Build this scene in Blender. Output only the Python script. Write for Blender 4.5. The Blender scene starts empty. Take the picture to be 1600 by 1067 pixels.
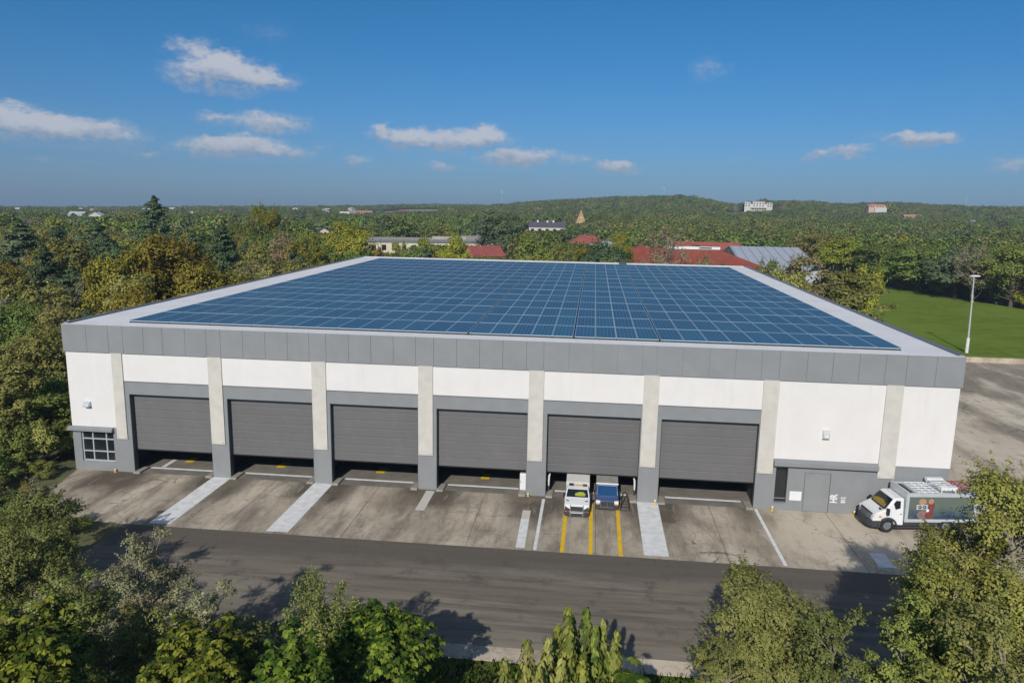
import bpy, bmesh, math, random
import numpy as np
from mathutils import Vector, Matrix

S = bpy.context.scene
COL = S.collection
rad = math.radians

# ------------------------------------------------------------------ camera
CAM = np.array([46.138, -60.452, 24.480])
RT = np.array([0.99390394, 0.10883702, 0.01759139])
UP = np.array([-0.03691617, 0.17818799, 0.98330374])
FW = np.array([-0.10388528, 0.97795887, -0.18111959])
FPX = 1171.92
cd = bpy.data.cameras.new('camera')
cam = bpy.data.objects.new('camera', cd)
COL.objects.link(cam)
cam.matrix_world = Matrix(((RT[0], UP[0], -FW[0], CAM[0]), (RT[1], UP[1], -FW[1], CAM[1]),
                           (RT[2], UP[2], -FW[2], CAM[2]), (0, 0, 0, 1)))
cd.sensor_width = 36.0
cd.lens = FPX / 1600 * 36.0
cd.clip_start = 0.5
cd.clip_end = 12000
S.camera = cam


def proj(P):
    d = np.asarray(P, float) - CAM
    z = d @ FW
    return 800 + FPX * (d @ RT) / z, 533.5 - FPX * (d @ UP) / z, z


def ray(u, v):
    return FW + RT * (u - 800) / FPX - UP * (v - 533.5) / FPX


def aty(u, v, Y):                      # the point seen at photo position u,v on the plane y = Y
    d = ray(u, v)
    return CAM + (Y - CAM[1]) / d[1] * d


# ------------------------------------------------------------------ sky, sun, exposure
SUN_EL, SUN_AZ = 31.4, 187.9
w = bpy.data.worlds.new('World')
S.world = w
w.use_nodes = True
nt = w.node_tree
nt.nodes.clear()


def N(nt, t, **kw):
    n = nt.nodes.new(t)
    for k, v in kw.items():
        if k == 'ins':
            for a, b in v.items():
                n.inputs[a].default_value = b
        else:
            setattr(n, k, v)
    return n


def M(nt, op, a, b=None, c=None, clamp=False):
    n = nt.nodes.new('ShaderNodeMath')
    n.operation = op
    n.use_clamp = clamp
    for i, x in enumerate((a, b, c)):
        if x is None:
            continue
        if isinstance(x, (int, float)):
            n.inputs[i].default_value = x
        else:
            nt.links.new(x, n.inputs[i])
    return n.outputs[0]


def VM(nt, op, a, b=None):
    n = nt.nodes.new('ShaderNodeVectorMath')
    n.operation = op
    for i, x in enumerate((a, b)):
        if x is None:
            continue
        if isinstance(x, tuple):
            n.inputs[i].default_value = x
        else:
            nt.links.new(x, n.inputs[i])
    return n.outputs['Value'] if op in ('LENGTH', 'DOT_PRODUCT') else n.outputs['Vector']


def MIX(nt, f, a, b, mode='MIX'):
    n = nt.nodes.new('ShaderNodeMix')
    n.data_type = 'RGBA'
    n.blend_type = mode
    for s, x in ((n.inputs['Factor'], f), (n.inputs['A'], a), (n.inputs['B'], b)):
        if s.type == 'VALUE' and isinstance(x, (int, float)):
            s.default_value = x
        elif isinstance(x, tuple):
            s.default_value = (*x[:3], 1)
        else:
            nt.links.new(x, s)
    # colour sockets
    for s, x in zip([i for i in n.inputs if i.type == 'RGBA'], (a, b)):
        if isinstance(x, tuple):
            s.default_value = (*x[:3], 1)
        else:
            nt.links.new(x, s)
    return [o for o in n.outputs if o.type == 'RGBA'][0]


sky = N(nt, 'ShaderNodeTexSky', sky_type='NISHITA', sun_disc=False)
sky.sun_elevation = rad(SUN_EL)
sky.sun_rotation = rad(SUN_AZ)
sky.altitude = 300
sky.air_density = 1.0
sky.dust_density = 0.6
sky.ozone_density = 2.2
tc = N(nt, 'ShaderNodeTexCoord')
sep = N(nt, 'ShaderNodeSeparateXYZ')
nt.links.new(tc.outputs['Generated'], sep.inputs[0])
el = M(nt, 'ARCSINE', sep.outputs['Z'])
az = M(nt, 'ARCTAN2', sep.outputs['X'], sep.outputs['Y'])
# horizon haze band and a deeper zenith: a tint by elevation of the whole sky
hz = N(nt, 'ShaderNodeMapRange', interpolation_type='SMOOTHSTEP', ins={1: rad(-3), 2: rad(16), 3: 0, 4: 1})
nt.links.new(el, hz.inputs[0])
hz2 = N(nt, 'ShaderNodeMapRange', interpolation_type='SMOOTHSTEP', ins={1: rad(17), 2: rad(50), 3: 0, 4: 1})
nt.links.new(el, hz2.inputs[0])
tint = MIX(nt, hz.outputs[0], (0.27, 0.47, 0.86), (0.12, 0.52, 0.81))
tint = MIX(nt, hz2.outputs[0], tint, (0.62, 0.72, 0.82))
skyc = MIX(nt, 1.0, sky.outputs[0], tint, 'MULTIPLY')
# clouds: puffs at fixed directions, broken up by noise in direction space
cv = N(nt, 'ShaderNodeCombineXYZ')
nt.links.new(az, cv.inputs[0])
nt.links.new(el, cv.inputs[1])
cstretch = VM(nt, 'MULTIPLY', cv.outputs[0], (1.0, 1.9, 1.0))
nz = N(nt, 'ShaderNodeTexNoise', ins={'Scale': 26.0, 'Detail': 6.0, 'Roughness': 0.62})
nt.links.new(cstretch, nz.inputs['Vector'])
nzw = VM(nt, 'MULTIPLY', VM(nt, 'SUBTRACT', nz.outputs['Color'], (0.5, 0.5, 0.5)), (0.060, 0.030, 0.0))
wv = VM(nt, 'ADD', cv.outputs[0], nzw)
CLOUDS = [(355, 122, 78, 24, 1.0), (338, 106, 46, 22, 1.1), (410, 130, 56, 14, .7), (305, 76, 38, 14, .5), (268, 70, 18, 9, .4),
          (420, 52, 48, 20, .16), (40, 196, 85, 22, 1.0), (115, 207, 85, 18, .8), (175, 219, 44, 13, .45), (340, 188, 36, 9, .5),
          (418, 193, 58, 17, .75), (372, 231, 80, 16, 1.0), (440, 239, 52, 9, .6), (235, 243, 24, 6, .35), (270, 231, 14, 9, .25),
          (70, 252, 16, 5, .25), (592, 208, 20, 13, .75), (695, 221, 100, 16, .85), (637, 222, 40, 16, .9), (752, 217, 42, 15, .95),
          (557, 249, 22, 7, .55), (685, 259, 22, 9, .55), (806, 247, 60, 13, .9), (845, 240, 36, 9, .6), (900, 247, 42, 10, .42),
          (965, 261, 36, 11, .9), (1105, 109, 36, 16, .3), (1275, 244, 18, 8, .6), (1326, 238, 44, 10, .6), (1440, 219, 46, 11, .95),
          (1368, 214, 26, 9, .22), (1575, 259, 32, 10, .45), (1555, 246, 18, 6, .3), (1155, 250, 30, 6, .2), (500, 232, 20, 5, .25)]
dens = None
shade = None
for (u, v, a, b, op) in CLOUDS:
    d = ray(u, v)
    d /= np.linalg.norm(d)
    a0, e0 = math.atan2(d[0], d[1]), math.asin(d[2])
    ra, rb = a * 1.30 / FPX, b * 1.42 / FPX
    q = VM(nt, 'MULTIPLY', VM(nt, 'SUBTRACT', wv, (a0, e0, 0.0)), (1 / ra, 1 / rb, 0.0))
    ln = VM(nt, 'LENGTH', q)
    m_ = N(nt, 'ShaderNodeMath', operation='MULTIPLY_ADD', use_clamp=True)
    m_.inputs[1].default_value = -op
    m_.inputs[2].default_value = op
    nt.links.new(ln, m_.inputs[0])
    sx = N(nt, 'ShaderNodeSeparateXYZ')
    nt.links.new(q, sx.inputs[0])
    lit = M(nt, 'MULTIPLY', m_.outputs[0], sx.outputs['Y'])
    dens = m_.outputs[0] if dens is None else M(nt, 'MAXIMUM', dens, m_.outputs[0])
    shade = lit if shade is None else M(nt, 'ADD', shade, lit)
nf = N(nt, 'ShaderNodeTexNoise', ins={'Scale': 95.0, 'Detail': 8.0, 'Roughness': 0.66})
nt.links.new(VM(nt, 'MULTIPLY', cv.outputs[0], (1.0, 1.5, 1.0)), nf.inputs['Vector'])
dfine = M(nt, 'MULTIPLY', dens, M(nt, 'ADD', M(nt, 'MULTIPLY', nf.outputs['Fac'], 2.2), -.15))
topw = M(nt, 'MULTIPLY', shade, 1.2)                        # crisp, bumpy tops; soft thin bases
dfine = M(nt, 'ADD', dfine, M(nt, 'MULTIPLY', topw, dens), clamp=True)
alpha = N(nt, 'ShaderNodeMapRange', interpolation_type='SMOOTHSTEP', ins={1: 0.025, 2: 0.58, 3: 0, 4: 0.84})
nt.links.new(dfine, alpha.inputs[0])
shn = M(nt, 'ADD', M(nt, 'MULTIPLY', shade, 1.6), M(nt, 'MULTIPLY', nf.outputs['Fac'], 0.9))
shm = N(nt, 'ShaderNodeMapRange', ins={1: 0.15, 2: 0.85, 3: 0, 4: 1})
nt.links.new(shn, shm.inputs[0])
cloudc = MIX(nt, shm.outputs[0], (3.2, 3.9, 5.0), (6.2, 6.3, 6.8))
skyfin = MIX(nt, alpha.outputs[0], skyc, cloudc)
bg = N(nt, 'ShaderNodeBackground', ins={'Strength': 0.092})
nt.links.new(skyfin, bg.inputs['Color'])
wo = N(nt, 'ShaderNodeOutputWorld')
nt.links.new(bg.outputs[0], wo.inputs['Surface'])

sl = bpy.data.lights.new('sun', 'SUN')
sl.energy = 3.75
sl.angle = rad(0.53)
sl.color = (1.0, 0.945, 0.865)
sun = bpy.data.objects.new('sun', sl)
COL.objects.link(sun)
az_, e_ = rad(SUN_AZ), rad(SUN_EL)
sdir = Vector((-math.sin(az_) * math.cos(e_), -math.cos(az_) * math.cos(e_), -math.sin(e_)))
sun.rotation_euler = sdir.to_track_quat('-Z', 'Y').to_euler()
sun.location = (30, -120, 80)

S.view_settings.view_transform = 'Standard'
S.view_settings.look = 'None'
S.view_settings.exposure = 0.0
S.view_settings.gamma = 1.0
S.render.engine = 'CYCLES'
S.cycles.use_denoising = True
try:
    S.cycles.denoiser = 'OPENIMAGEDENOISE'
    S.cycles.denoising_prefilter = 'ACCURATE'
except Exception:
    pass
S.cycles.max_bounces = 6
S.cycles.diffuse_bounces = 4
S.cycles.glossy_bounces = 2
S.cycles.transmission_bounces = 2
S.cycles.volume_bounces = 0
S.cycles.transparent_max_bounces = 4
S.cycles.sample_clamp_indirect = 6

# ------------------------------------------------------------------ helpers


def tag(o, label=None, cat=None, group=None, kind=None):
    for k, v in (('label', label), ('category', cat), ('group', group), ('kind', kind)):
        if v:
            o[k] = v
    return o


def empty(name, loc=(0, 0, 0), rz=0.0, sc=(1, 1, 1)):
    o = bpy.data.objects.new(name, None)
    o.empty_display_size = 0.3
    COL.objects.link(o)
    o.location = loc
    o.rotation_euler = (0, 0, rz)
    o.scale = sc
    return o


def link(name, me, mat=None, parent=None, loc=None):
    o = bpy.data.objects.new(name, me)
    COL.objects.link(o)
    if mat is not None:
        me.materials.clear()
        for m in (mat if isinstance(mat, (list, tuple)) else [mat]):
            me.materials.append(m)
    if parent is not None:
        o.parent = parent
    if loc is not None:
        o.location = loc
    return o


class MB:
    """collects faces for one mesh"""

    def __init__(s):
        s.v, s.f, s.m = [], [], []

    def add(s, vs, fs, mi=0):
        n = len(s.v)
        s.v += [tuple(map(float, q)) for q in vs]
        s.f += [tuple(i + n for i in f) for f in fs]
        s.m += [mi] * len(fs)
        return s

    def box(s, x0, x1, y0, y1, z0, z1, mi=0):
        v = [(x, y, z) for z in (z0, z1) for y in (y0, y1) for x in (x0, x1)]
        return s.add(v, [(0, 2, 3, 1), (4, 5, 7, 6), (0, 1, 5, 4), (2, 6, 7, 3), (0, 4, 6, 2), (1, 3, 7, 5)], mi)

    def quad(s, a, b, c, d, mi=0):
        return s.add([a, b, c, d], [(0, 1, 2, 3)], mi)

    def prism(s, prof, w0, w1, axis='y', mi=0):
        """profile polygon (p,q) swept from w0 to w1 (numbers or per-point lists) along axis"""
        n = len(prof)
        W0 = w0 if isinstance(w0, (list, tuple)) else [w0] * n
        W1 = w1 if isinstance(w1, (list, tuple)) else [w1] * n
        f = {'y': lambda p, q, w: (p, w, q), 'x': lambda p, q, w: (w, p, q), 'z': lambda p, q, w: (p, q, w)}[axis]
        v = [f(p, q, w) for (p, q), w in zip(prof, W0)] + [f(p, q, w) for (p, q), w in zip(prof, W1)]
        fs = [tuple(range(n)), tuple(range(2 * n - 1, n - 1, -1))]
        fs += [(i, i + n, (i + 1) % n + n, (i + 1) % n) for i in range(n)]
        return s.add(v, fs, mi)

    def tube(s, pts, rs, n=6, mi=0, cap=True):
        pts = [Vector(p) for p in pts]
        if not isinstance(rs, (list, tuple)):
            rs = [rs] * len(pts)
        vs, fs = [], []
        for i, p in enumerate(pts):
            d = (pts[min(i + 1, len(pts) - 1)] - pts[max(i - 1, 0)])
            d = d.normalized() if d.length > 1e-9 else Vector((0, 0, 1))
            a = d.orthogonal().normalized() if abs(d.z) < 0.99 else Vector((1, 0, 0))
            b = d.cross(a).normalized()
            a = b.cross(d)
            for k in range(n):
                t = 2 * math.pi * k / n
                vs.append(p + (a * math.cos(t) + b * math.sin(t)) * rs[i])
        for i in range(len(pts) - 1):
            for k in range(n):
                fs.append((i * n + k, i * n + (k + 1) % n, (i + 1) * n + (k + 1) % n, (i + 1) * n + k))
        if cap:
            fs.append(tuple(range(n - 1, -1, -1)))
            fs.append(tuple(range((len(pts) - 1) * n, len(pts) * n)))
        return s.add(vs, fs, mi)

    def disc_ring(s, c, axis, r0, r1, w, n=20, mi=0):
        """solid ring (wheel) around axis 'y'"""
        vs, fs = [], []
        for k in range(n):
            t = 2 * math.pi * k / n
            for (r, y) in ((r0, -w / 2), (r1 * .94, -w / 2), (r1, -w / 2 + .04), (r1, w / 2 - .04), (r1 * .94, w / 2), (r0, w / 2)):
                vs.append((c[0] + r * math.cos(t), c[1] + y, c[2] + r * math.sin(t)))
        for k in range(n):
            for j in range(6):
                fs.append((k * 6 + j, k * 6 + (j + 1) % 6, ((k + 1) % n) * 6 + (j + 1) % 6, ((k + 1) % n) * 6 + j))
        return s.add(vs, fs, mi)

    def build(s, name, mat, parent=None, loc=None, bevel=0, smooth=False):
        me = bpy.data.meshes.new(name)
        me.from_pydata(s.v, [], s.f)
        bm = bmesh.new()
        bm.from_mesh(me)
        bmesh.ops.recalc_face_normals(bm, faces=bm.faces)
        bm.to_mesh(me)
        bm.free()
        if smooth:
            me.polygons.foreach_set('use_smooth', [True] * len(me.polygons))
        o = link(name, me, mat, parent, loc)
        me.polygons.foreach_set('material_index', s.m)
        if bevel:
            b = o.modifiers.new('bevel', 'BEVEL')
            b.width = bevel
            b.segments = 2
            b.limit_method = 'ANGLE'
            b.angle_limit = rad(28)
        return o


# ------------------------------------------------------------------ materials
def newmat(name):
    m = bpy.data.materials.new(name)
    m.use_nodes = True
    t = m.node_tree
    t.nodes.clear()
    out = N(t, 'ShaderNodeOutputMaterial')
    b = N(t, 'ShaderNodeBsdfPrincipled')
    t.links.new(b.outputs[0], out.inputs['Surface'])
    return m, t, b, out


def noise(t, scale, detail=4, rough=.55, vec=None, stretch=None):
    n = N(t, 'ShaderNodeTexNoise', ins={'Scale': scale, 'Detail': detail, 'Roughness': rough})
    if vec is None:
        vec = N(t, 'ShaderNodeTexCoord').outputs['Object']
    if stretch:
        vec = VM(t, 'MULTIPLY', vec, stretch)
    t.links.new(vec, n.inputs['Vector'])
    return n.outputs['Fac']


def ramp(t, x, a, b, lo=0.0, hi=1.0):
    n = N(t, 'ShaderNodeMapRange', interpolation_type='SMOOTHSTEP', ins={1: a, 2: b, 3: lo, 4: hi})
    t.links.new(x, n.inputs[0])
    return n.outputs[0]


def paint(name, col, rough=.5, var=.08, scale=1.5, spec=.4, metal=0.0, bump=0.0, coat=0.0):
    m, t, b, _ = newmat(name)
    f = noise(t, scale, 5, .6)
    f2 = noise(t, scale * 9, 3, .6)
    c = MIX(t, ramp(t, f, .3, .7), tuple(x * (1 - var) for x in col), tuple(min(1, x * (1 + var)) for x in col))
    c = MIX(t, ramp(t, f2, .45, .8, 0, .35), c, tuple(x * (1 - 1.6 * var) for x in col))
    t.links.new(c, b.inputs['Base Color'])
    b.inputs['Roughness'].default_value = rough
    b.inputs['Specular IOR Level'].default_value = spec
    b.inputs['Metallic'].default_value = metal
    b.inputs['Coat Weight'].default_value = coat
    if bump:
        bp = N(t, 'ShaderNodeBump', ins={'Strength': bump, 'Distance': .02})
        t.links.new(f2, bp.inputs['Height'])
        t.links.new(bp.outputs[0], b.inputs['Normal'])
    return m


def glassy(name, col, rough=.04, spec=.8):
    m, t, b, _ = newmat(name)
    f = noise(t, 1.2, 2)
    t.links.new(MIX(t, f, col, tuple(c * 1.5 for c in col)), b.inputs['Base Color'])
    b.inputs['Roughness'].default_value = rough
    b.inputs['Specular IOR Level'].default_value = spec
    return m


def sp_x(t, s):
    return s.outputs['X']


def concrete(name, base, dark, light, joints=None, scale=.16, streak=(1, .35, 1), grime=True, cover=.85):
    m, t, b, _ = newmat(name)
    P = N(t, 'ShaderNodeTexCoord').outputs['Object']
    n1 = noise(t, scale, 9, .62, P)
    n2 = noise(t, scale * 2.7, 8, .68, P, streak)
    n3 = noise(t, 3.2, 8, .75, P)
    n4 = noise(t, .75, 6, .7, P, (.35, 1.5, 1))
    c = MIX(t, ramp(t, n1, .36, .62), base, light)
    c = MIX(t, ramp(t, n2, .44, .66, 0, cover), c, dark)
    c = MIX(t, ramp(t, n4, .56, .72, 0, .55), c, tuple(x * .62 for x in dark))
    c = MIX(t, ramp(t, n3, .42, .78, 0, .45), c, tuple(x * .75 for x in base))
    if not grime:
        b1 = noise(t, .055, 7, .62, VM(t, 'ADD', P, VM(t, 'MULTIPLY', N(t, 'ShaderNodeTexNoise', ins={'Scale': .05, 'Detail': 4.0}).outputs['Color'], (14.0, 14.0, 0))), (1.5, .42, 1))
        c = MIX(t, ramp(t, b1, .49, .60, 0, .75), c, tuple(x * .80 for x in dark))
        c = MIX(t, ramp(t, b1, .42, .34, 0, .6), c, tuple(min(.8, x * 1.1) for x in light))
        b2 = noise(t, .4, 8, .72, P, (1.3, .5, 1))
        c = MIX(t, ramp(t, b2, .54, .68, 0, .7), c, tuple(x * .6 for x in dark))
    if grime:
        # oil and tyre grime: worn dark patches in the lanes before each doorway
        s = N(t, 'ShaderNodeSeparateXYZ')
        t.links.new(P, s.inputs[0])
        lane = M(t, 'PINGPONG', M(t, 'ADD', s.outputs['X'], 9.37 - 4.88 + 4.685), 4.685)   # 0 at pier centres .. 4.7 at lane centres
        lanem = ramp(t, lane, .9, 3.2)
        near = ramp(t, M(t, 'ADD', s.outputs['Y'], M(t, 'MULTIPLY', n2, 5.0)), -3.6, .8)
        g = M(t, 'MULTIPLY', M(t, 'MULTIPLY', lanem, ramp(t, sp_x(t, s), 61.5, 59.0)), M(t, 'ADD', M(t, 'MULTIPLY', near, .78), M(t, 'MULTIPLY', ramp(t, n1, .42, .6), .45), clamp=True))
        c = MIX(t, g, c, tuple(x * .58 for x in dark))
        c = MIX(t, M(t, 'MULTIPLY', ramp(t, sp_x(t, s), 59.5, 62.5), ramp(t, n2, .70, .42, .25, .8)), c, light)
        # tyre streaks running out of the doorways
        st = noise(t, .9, 6, .7, P, (1.5, .22, 1))
        bay = ramp(t, sp_x(t, s), 60.4, 58.5)
        c = MIX(t, M(t, 'MULTIPLY', bay, ramp(t, st, .46, .68, 0, .5)), c, tuple(x * .8 for x in dark))
        c = MIX(t, M(t, 'MULTIPLY', bay, ramp(t, st, .42, .30, 0, .35)), c, light)
    vo = N(t, 'ShaderNodeTexVoronoi', feature='DISTANCE_TO_EDGE', ins={'Scale': .34})
    wob = N(t, 'ShaderNodeTexNoise', ins={'Scale': 1.1, 'Detail': 5.0})
    t.links.new(P, wob.inputs['Vector'])
    t.links.new(VM(t, 'ADD', P, VM(t, 'MULTIPLY', wob.outputs['Color'], (1.6, 1.6, 0))), vo.inputs['Vector'])
    crk = M(t, 'MULTIPLY', ramp(t, vo.outputs['Distance'], .0, .012, .75, 0), ramp(t, n1, .46, .58))
    c = MIX(t, crk, c, tuple(x * .35 for x in dark))
    n5 = noise(t, 1.7, 8, .78, P, (1, .8, 1))
    c = MIX(t, ramp(t, n5, .58, .70, 0, .6), c, tuple(x * .5 for x in dark))
    if joints:
        s = N(t, 'ShaderNodeSeparateXYZ')
        t.links.new(P, s.inputs[0])
        for ax, per, off in joints:
            l = M(t, 'PINGPONG', M(t, 'ADD', s.outputs[ax], off), per / 2)
            c = MIX(t, ramp(t, l, .0, .06, .65, 0), c, tuple(x * .4 for x in dark))
    t.links.new(c, b.inputs['Base Color'])
    b.inputs['Roughness'].default_value = .9
    b.inputs['Specular IOR Level'].default_value = .08
    bp = N(t, 'ShaderNodeBump', ins={'Strength': .25, 'Distance': .03})
    t.links.new(n3, bp.inputs['Height'])
    t.links.new(bp.outputs[0], b.inputs['Normal'])
    return m


def foliage(name, a, b_, rough=.55, trans=.14, soft=.25):
    m, t, b, out = newmat(name)
    at = N(t, 'ShaderNodeAttribute', attribute_name='tint')
    oi = N(t, 'ShaderNodeObjectInfo')
    c = MIX(t, at.outputs['Fac'], a, b_)
    hsv = N(t, 'ShaderNodeHueSaturation')
    t.links.new(c, hsv.inputs['Color'])
    t.links.new(M(t, 'ADD', M(t, 'MULTIPLY', oi.outputs['Random'], .045), .475), hsv.inputs['Hue'])
    rv = M(t, 'FRACT', M(t, 'MULTIPLY', oi.outputs['Random'], 7.31))
    t.links.new(M(t, 'ADD', M(t, 'MULTIPLY', rv, .46), .77), hsv.inputs['Value'])
    t.links.new(hsv.outputs[0], b.inputs['Base Color'])
    b.inputs['Roughness'].default_value = rough
    b.inputs['Specular IOR Level'].default_value = .12
    tr = N(t, 'ShaderNodeBsdfTranslucent')
    t.links.new(hsv.outputs[0], tr.inputs['Color'])
    # leaves mostly face out of their clump: blend the face normal towards it
    an = N(t, 'ShaderNodeAttribute', attribute_name='outward')
    vt = N(t, 'ShaderNodeVectorTransform', vector_type='NORMAL', convert_from='OBJECT', convert_to='WORLD')
    t.links.new(an.outputs['Vector'], vt.inputs[0])
    ge = N(t, 'ShaderNodeNewGeometry')
    blend = VM(t, 'NORMALIZE', VM(t, 'ADD', VM(t, 'MULTIPLY', vt.outputs[0], (soft, soft, soft)), ge.outputs['Normal']))
    t.links.new(blend, b.inputs['Normal'])
    t.links.new(blend, tr.inputs['Normal'])
    mx = N(t, 'ShaderNodeMixShader', ins={0: trans})
    t.links.new(b.outputs[0], mx.inputs[1])
    t.links.new(tr.outputs[0], mx.inputs[2])
    t.links.new(mx.outputs[0], out.inputs['Surface'])
    return m


K = {}
K['white'] = paint('white_stucco', (.76, .725, .695), .85, .025, .5, .2, bump=.15)
t = K['white'].node_tree
b = [n for n in t.nodes if n.type == 'BSDF_PRINCIPLED'][0]
src = b.inputs['Base Color'].links[0].from_socket
stk = ramp(t, noise(t, 1.6, 6, .7, None, (1.0, 1.0, .09)), .50, .74, 0, .16)
t.links.new(MIX(t, stk, src, (.50, .47, .43)), b.inputs['Base Color'])
K['grey'] = paint('grey_paint', (.255, .262, .265), .6, .05, .7, .3)
K['fascia'] = paint('grey_cladding', (.265, .272, .275), .45, .05, .5, .4)
K['pilaster'] = paint('pale_concrete', (.60, .565, .505), .85, .06, 1.2, .2, bump=.2)
K['door'] = paint('door_grey', (.152, .147, .147), .5, .04, .6, .35)
K['seam'] = paint('door_seam_highlight', (.27, .265, .265), .5, .25, 2.5, .3)  # lighter door grey, a highlight put into the colour
K['reveal'] = paint('dark_frame', (.06, .085, .095), .5, .1, 1, .3)
t = K['door'].node_tree
b = [n for n in t.nodes if n.type == 'BSDF_PRINCIPLED'][0]
src = b.inputs['Base Color'].links[0].from_socket
hv_ = N(t, 'ShaderNodeHueSaturation')
t.links.new(M(t, 'ADD', M(t, 'MULTIPLY', N(t, 'ShaderNodeObjectInfo').outputs['Random'], .16), .92), hv_.inputs['Value'])
dst = ramp(t, noise(t, .8, 7, .7, None, (1, 1, .3)), .48, .75, 0, .22)
t.links.new(MIX(t, dst, src, (.21, .195, .175)), hv_.inputs['Color'])
t.links.new(hv_.outputs[0], b.inputs['Base Color'])
K['roofwhite'] = paint('roof_membrane', (.80, .79, .78), .9, .05, .35, .06)
K['trim'] = paint('grey_trim', (.17, .18, .19), .4, .05, 1, .5)
K['alu'] = paint('aluminium', (.62, .65, .67), .35, .04, 3, .6, .3)
K['linewhite'] = paint('white_line', (.74, .74, .72), .8, .12, 1.6, .2)
K['yellow'] = paint('yellow_line', (.80, .50, .02), .75, .1, 2, .2)
K['black'] = paint('black_plastic', (.018, .018, .02), .5, .1, 3, .4)
K['dgrey'] = paint('dark_grey_plastic', (.05, .052, .056), .55, .1, 3, .4)
K['vanwhite'] = paint('van_white', (.80, .80, .80), .25, .02, 2, .5, coat=.5)
K['chrome'] = paint('chrome', (.7, .72, .74), .18, .05, 4, .7, .9)
K['glass'] = glassy('dark_glass', (.012, .016, .018))
K['blueglass'] = glassy('blue_glass', (.015, .055, .14), .05)
K['bluepaint'] = paint('blue_paint', (.028, .075, .21), .25, .06, 3, .5, coat=.5)
K['beige'] = paint('beige_box', (.66, .63, .56), .5, .06, 2, .4)
K['dustygrey'] = paint('dusty_roof', (.25, .23, .20), .8, .12, 2.5, .2)
K['rubber'] = paint('rubber', (.03, .03, .031), .8, .1, 4, .2)
K['lamp'] = paint('headlight', (.85, .78, .66), .12, .05, 6, .8)
K['amber'] = paint('amber_lens', (.75, .33, .02), .2, .05, 6, .7)
K['redlens'] = paint('red_lens', (.5, .06, .03), .2, .05, 6, .7)
K['hivis'] = paint('hi_vis', (.34, .38, .05), .8, .1, 6, .2)
K['olive_shade'] = paint('olive_sunshade', (.30, .22, .04), .7, .2, 3, .2)
K['redrack'] = paint('red_brown_paint', (.33, .09, .06), .55, .15, 4, .3)
K['redroof'] = paint('red_metal_roof', (.30, .075, .045), .7, .14, .5, .25)
K['redroof2'] = paint('red_roof', (.32, .09, .07), .6, .12, .6, .3)
K['greyroof'] = paint('metal_roof', (.46, .49, .53), .5, .06, .3, .4)
K['darkroof'] = paint('dark_roof', (.10, .085, .10), .7, .1, .4, .3)
K['cream'] = paint('cream_wall', (.68, .60, .44), .85, .06, .4, .2)
K['creamroof'] = paint('tan_flat_roof', (.42, .385, .33), .85, .08, .2, .2)
K['tan'] = paint('tan_wall', (.48, .30, .16), .8, .12, .6, .2)
K['wallwhite'] = paint('white_wall', (.60, .58, .54), .8, .06, .4, .2)
K['pinkwall'] = paint('pink_wall', (.62, .40, .34), .8, .06, .4, .2)
K['orangewall'] = paint('orange_brick', (.50, .25, .13), .85, .1, .3, .2)
K['bark'] = paint('bark', (.13, .105, .08), .9, .25, 3, .1, bump=.5)
K['palebark'] = paint('pale_bark', (.34, .29, .23), .9, .2, 3, .1, bump=.5)
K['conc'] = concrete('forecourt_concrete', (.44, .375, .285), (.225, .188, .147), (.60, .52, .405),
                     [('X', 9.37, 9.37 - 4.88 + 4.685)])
K['yard'] = concrete('yard_concrete', (.62, .525, .40), (.28, .24, .185), (.74, .64, .49), None, .07, (1.1, .35, 1), grime=False, cover=.75)
K['kerbc'] = concrete('kerb_concrete', (.60, .50, .36), (.44, .37, .27), (.66, .57, .43), [('X', 3.1, 0)], grime=False)
K['nub'] = paint('worn_concrete', (.34, .31, .26), .9, .12, 2, .1)
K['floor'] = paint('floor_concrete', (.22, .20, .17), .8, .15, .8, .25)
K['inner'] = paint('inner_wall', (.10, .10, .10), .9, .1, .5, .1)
m, t, b, _ = newmat('asphalt')
P = N(t, 'ShaderNodeTexCoord').outputs['Object']
n1, n2, n3 = noise(t, .22, 7, .6, P, (.25, 1.3, 1)), noise(t, .9, 7, .65, P, (.12, 1.6, 1)), noise(t, 14, 4, .7, P)
n4 = noise(t, .5, 6, .7, P)
sp = N(t, 'ShaderNodeSeparateXYZ')
t.links.new(P, sp.inputs[0])
c = MIX(t, ramp(t, n1, .35, .65), (.185, .158, .120), (.262, .228, .178))
c = MIX(t, ramp(t, n2, .42, .66, 0, .85), c, (.110, .095, .076))
edge = ramp(t, M(t, 'ADD', sp.outputs['Y'], M(t, 'MULTIPLY', n4, 3.0)), -13.6, -10.6, 0, .85)
c = MIX(t, edge, c, (.105, .090, .075))
c = MIX(t, ramp(t, n4, .54, .70, 0, .75), c, (.085, .073, .06))
dusty = ramp(t, M(t, 'ADD', sp.outputs['Y'], M(t, 'MULTIPLY', n4, 2.0)), -22.2, -19.5, .55, 0)
c = MIX(t, dusty, c, (.36, .31, .24))
c = MIX(t, ramp(t, n3, .4, .7, 0, .35), c, (.32, .285, .235))
t.links.new(c, b.inputs['Base Color'])
b.inputs['Roughness'].default_value = .9
b.inputs['Specular IOR Level'].default_value = .08
K['asphalt'] = m

m, t, b, _ = newmat('forest_floor')
P = N(t, 'ShaderNodeTexCoord').outputs['Object']
n1, n2 = noise(t, .02, 8, .6, P), noise(t, .6, 7, .7, P)
c = MIX(t, ramp(t, n1, .4, .6), (.085, .110, .036), (.130, .140, .052))
c = MIX(t, ramp(t, n2, .4, .65, 0, .7), c, (.11, .085, .055))
t.links.new(c, b.inputs['Base Color'])
b.inputs['Roughness'].default_value = 1
K['earth'] = m


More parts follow.
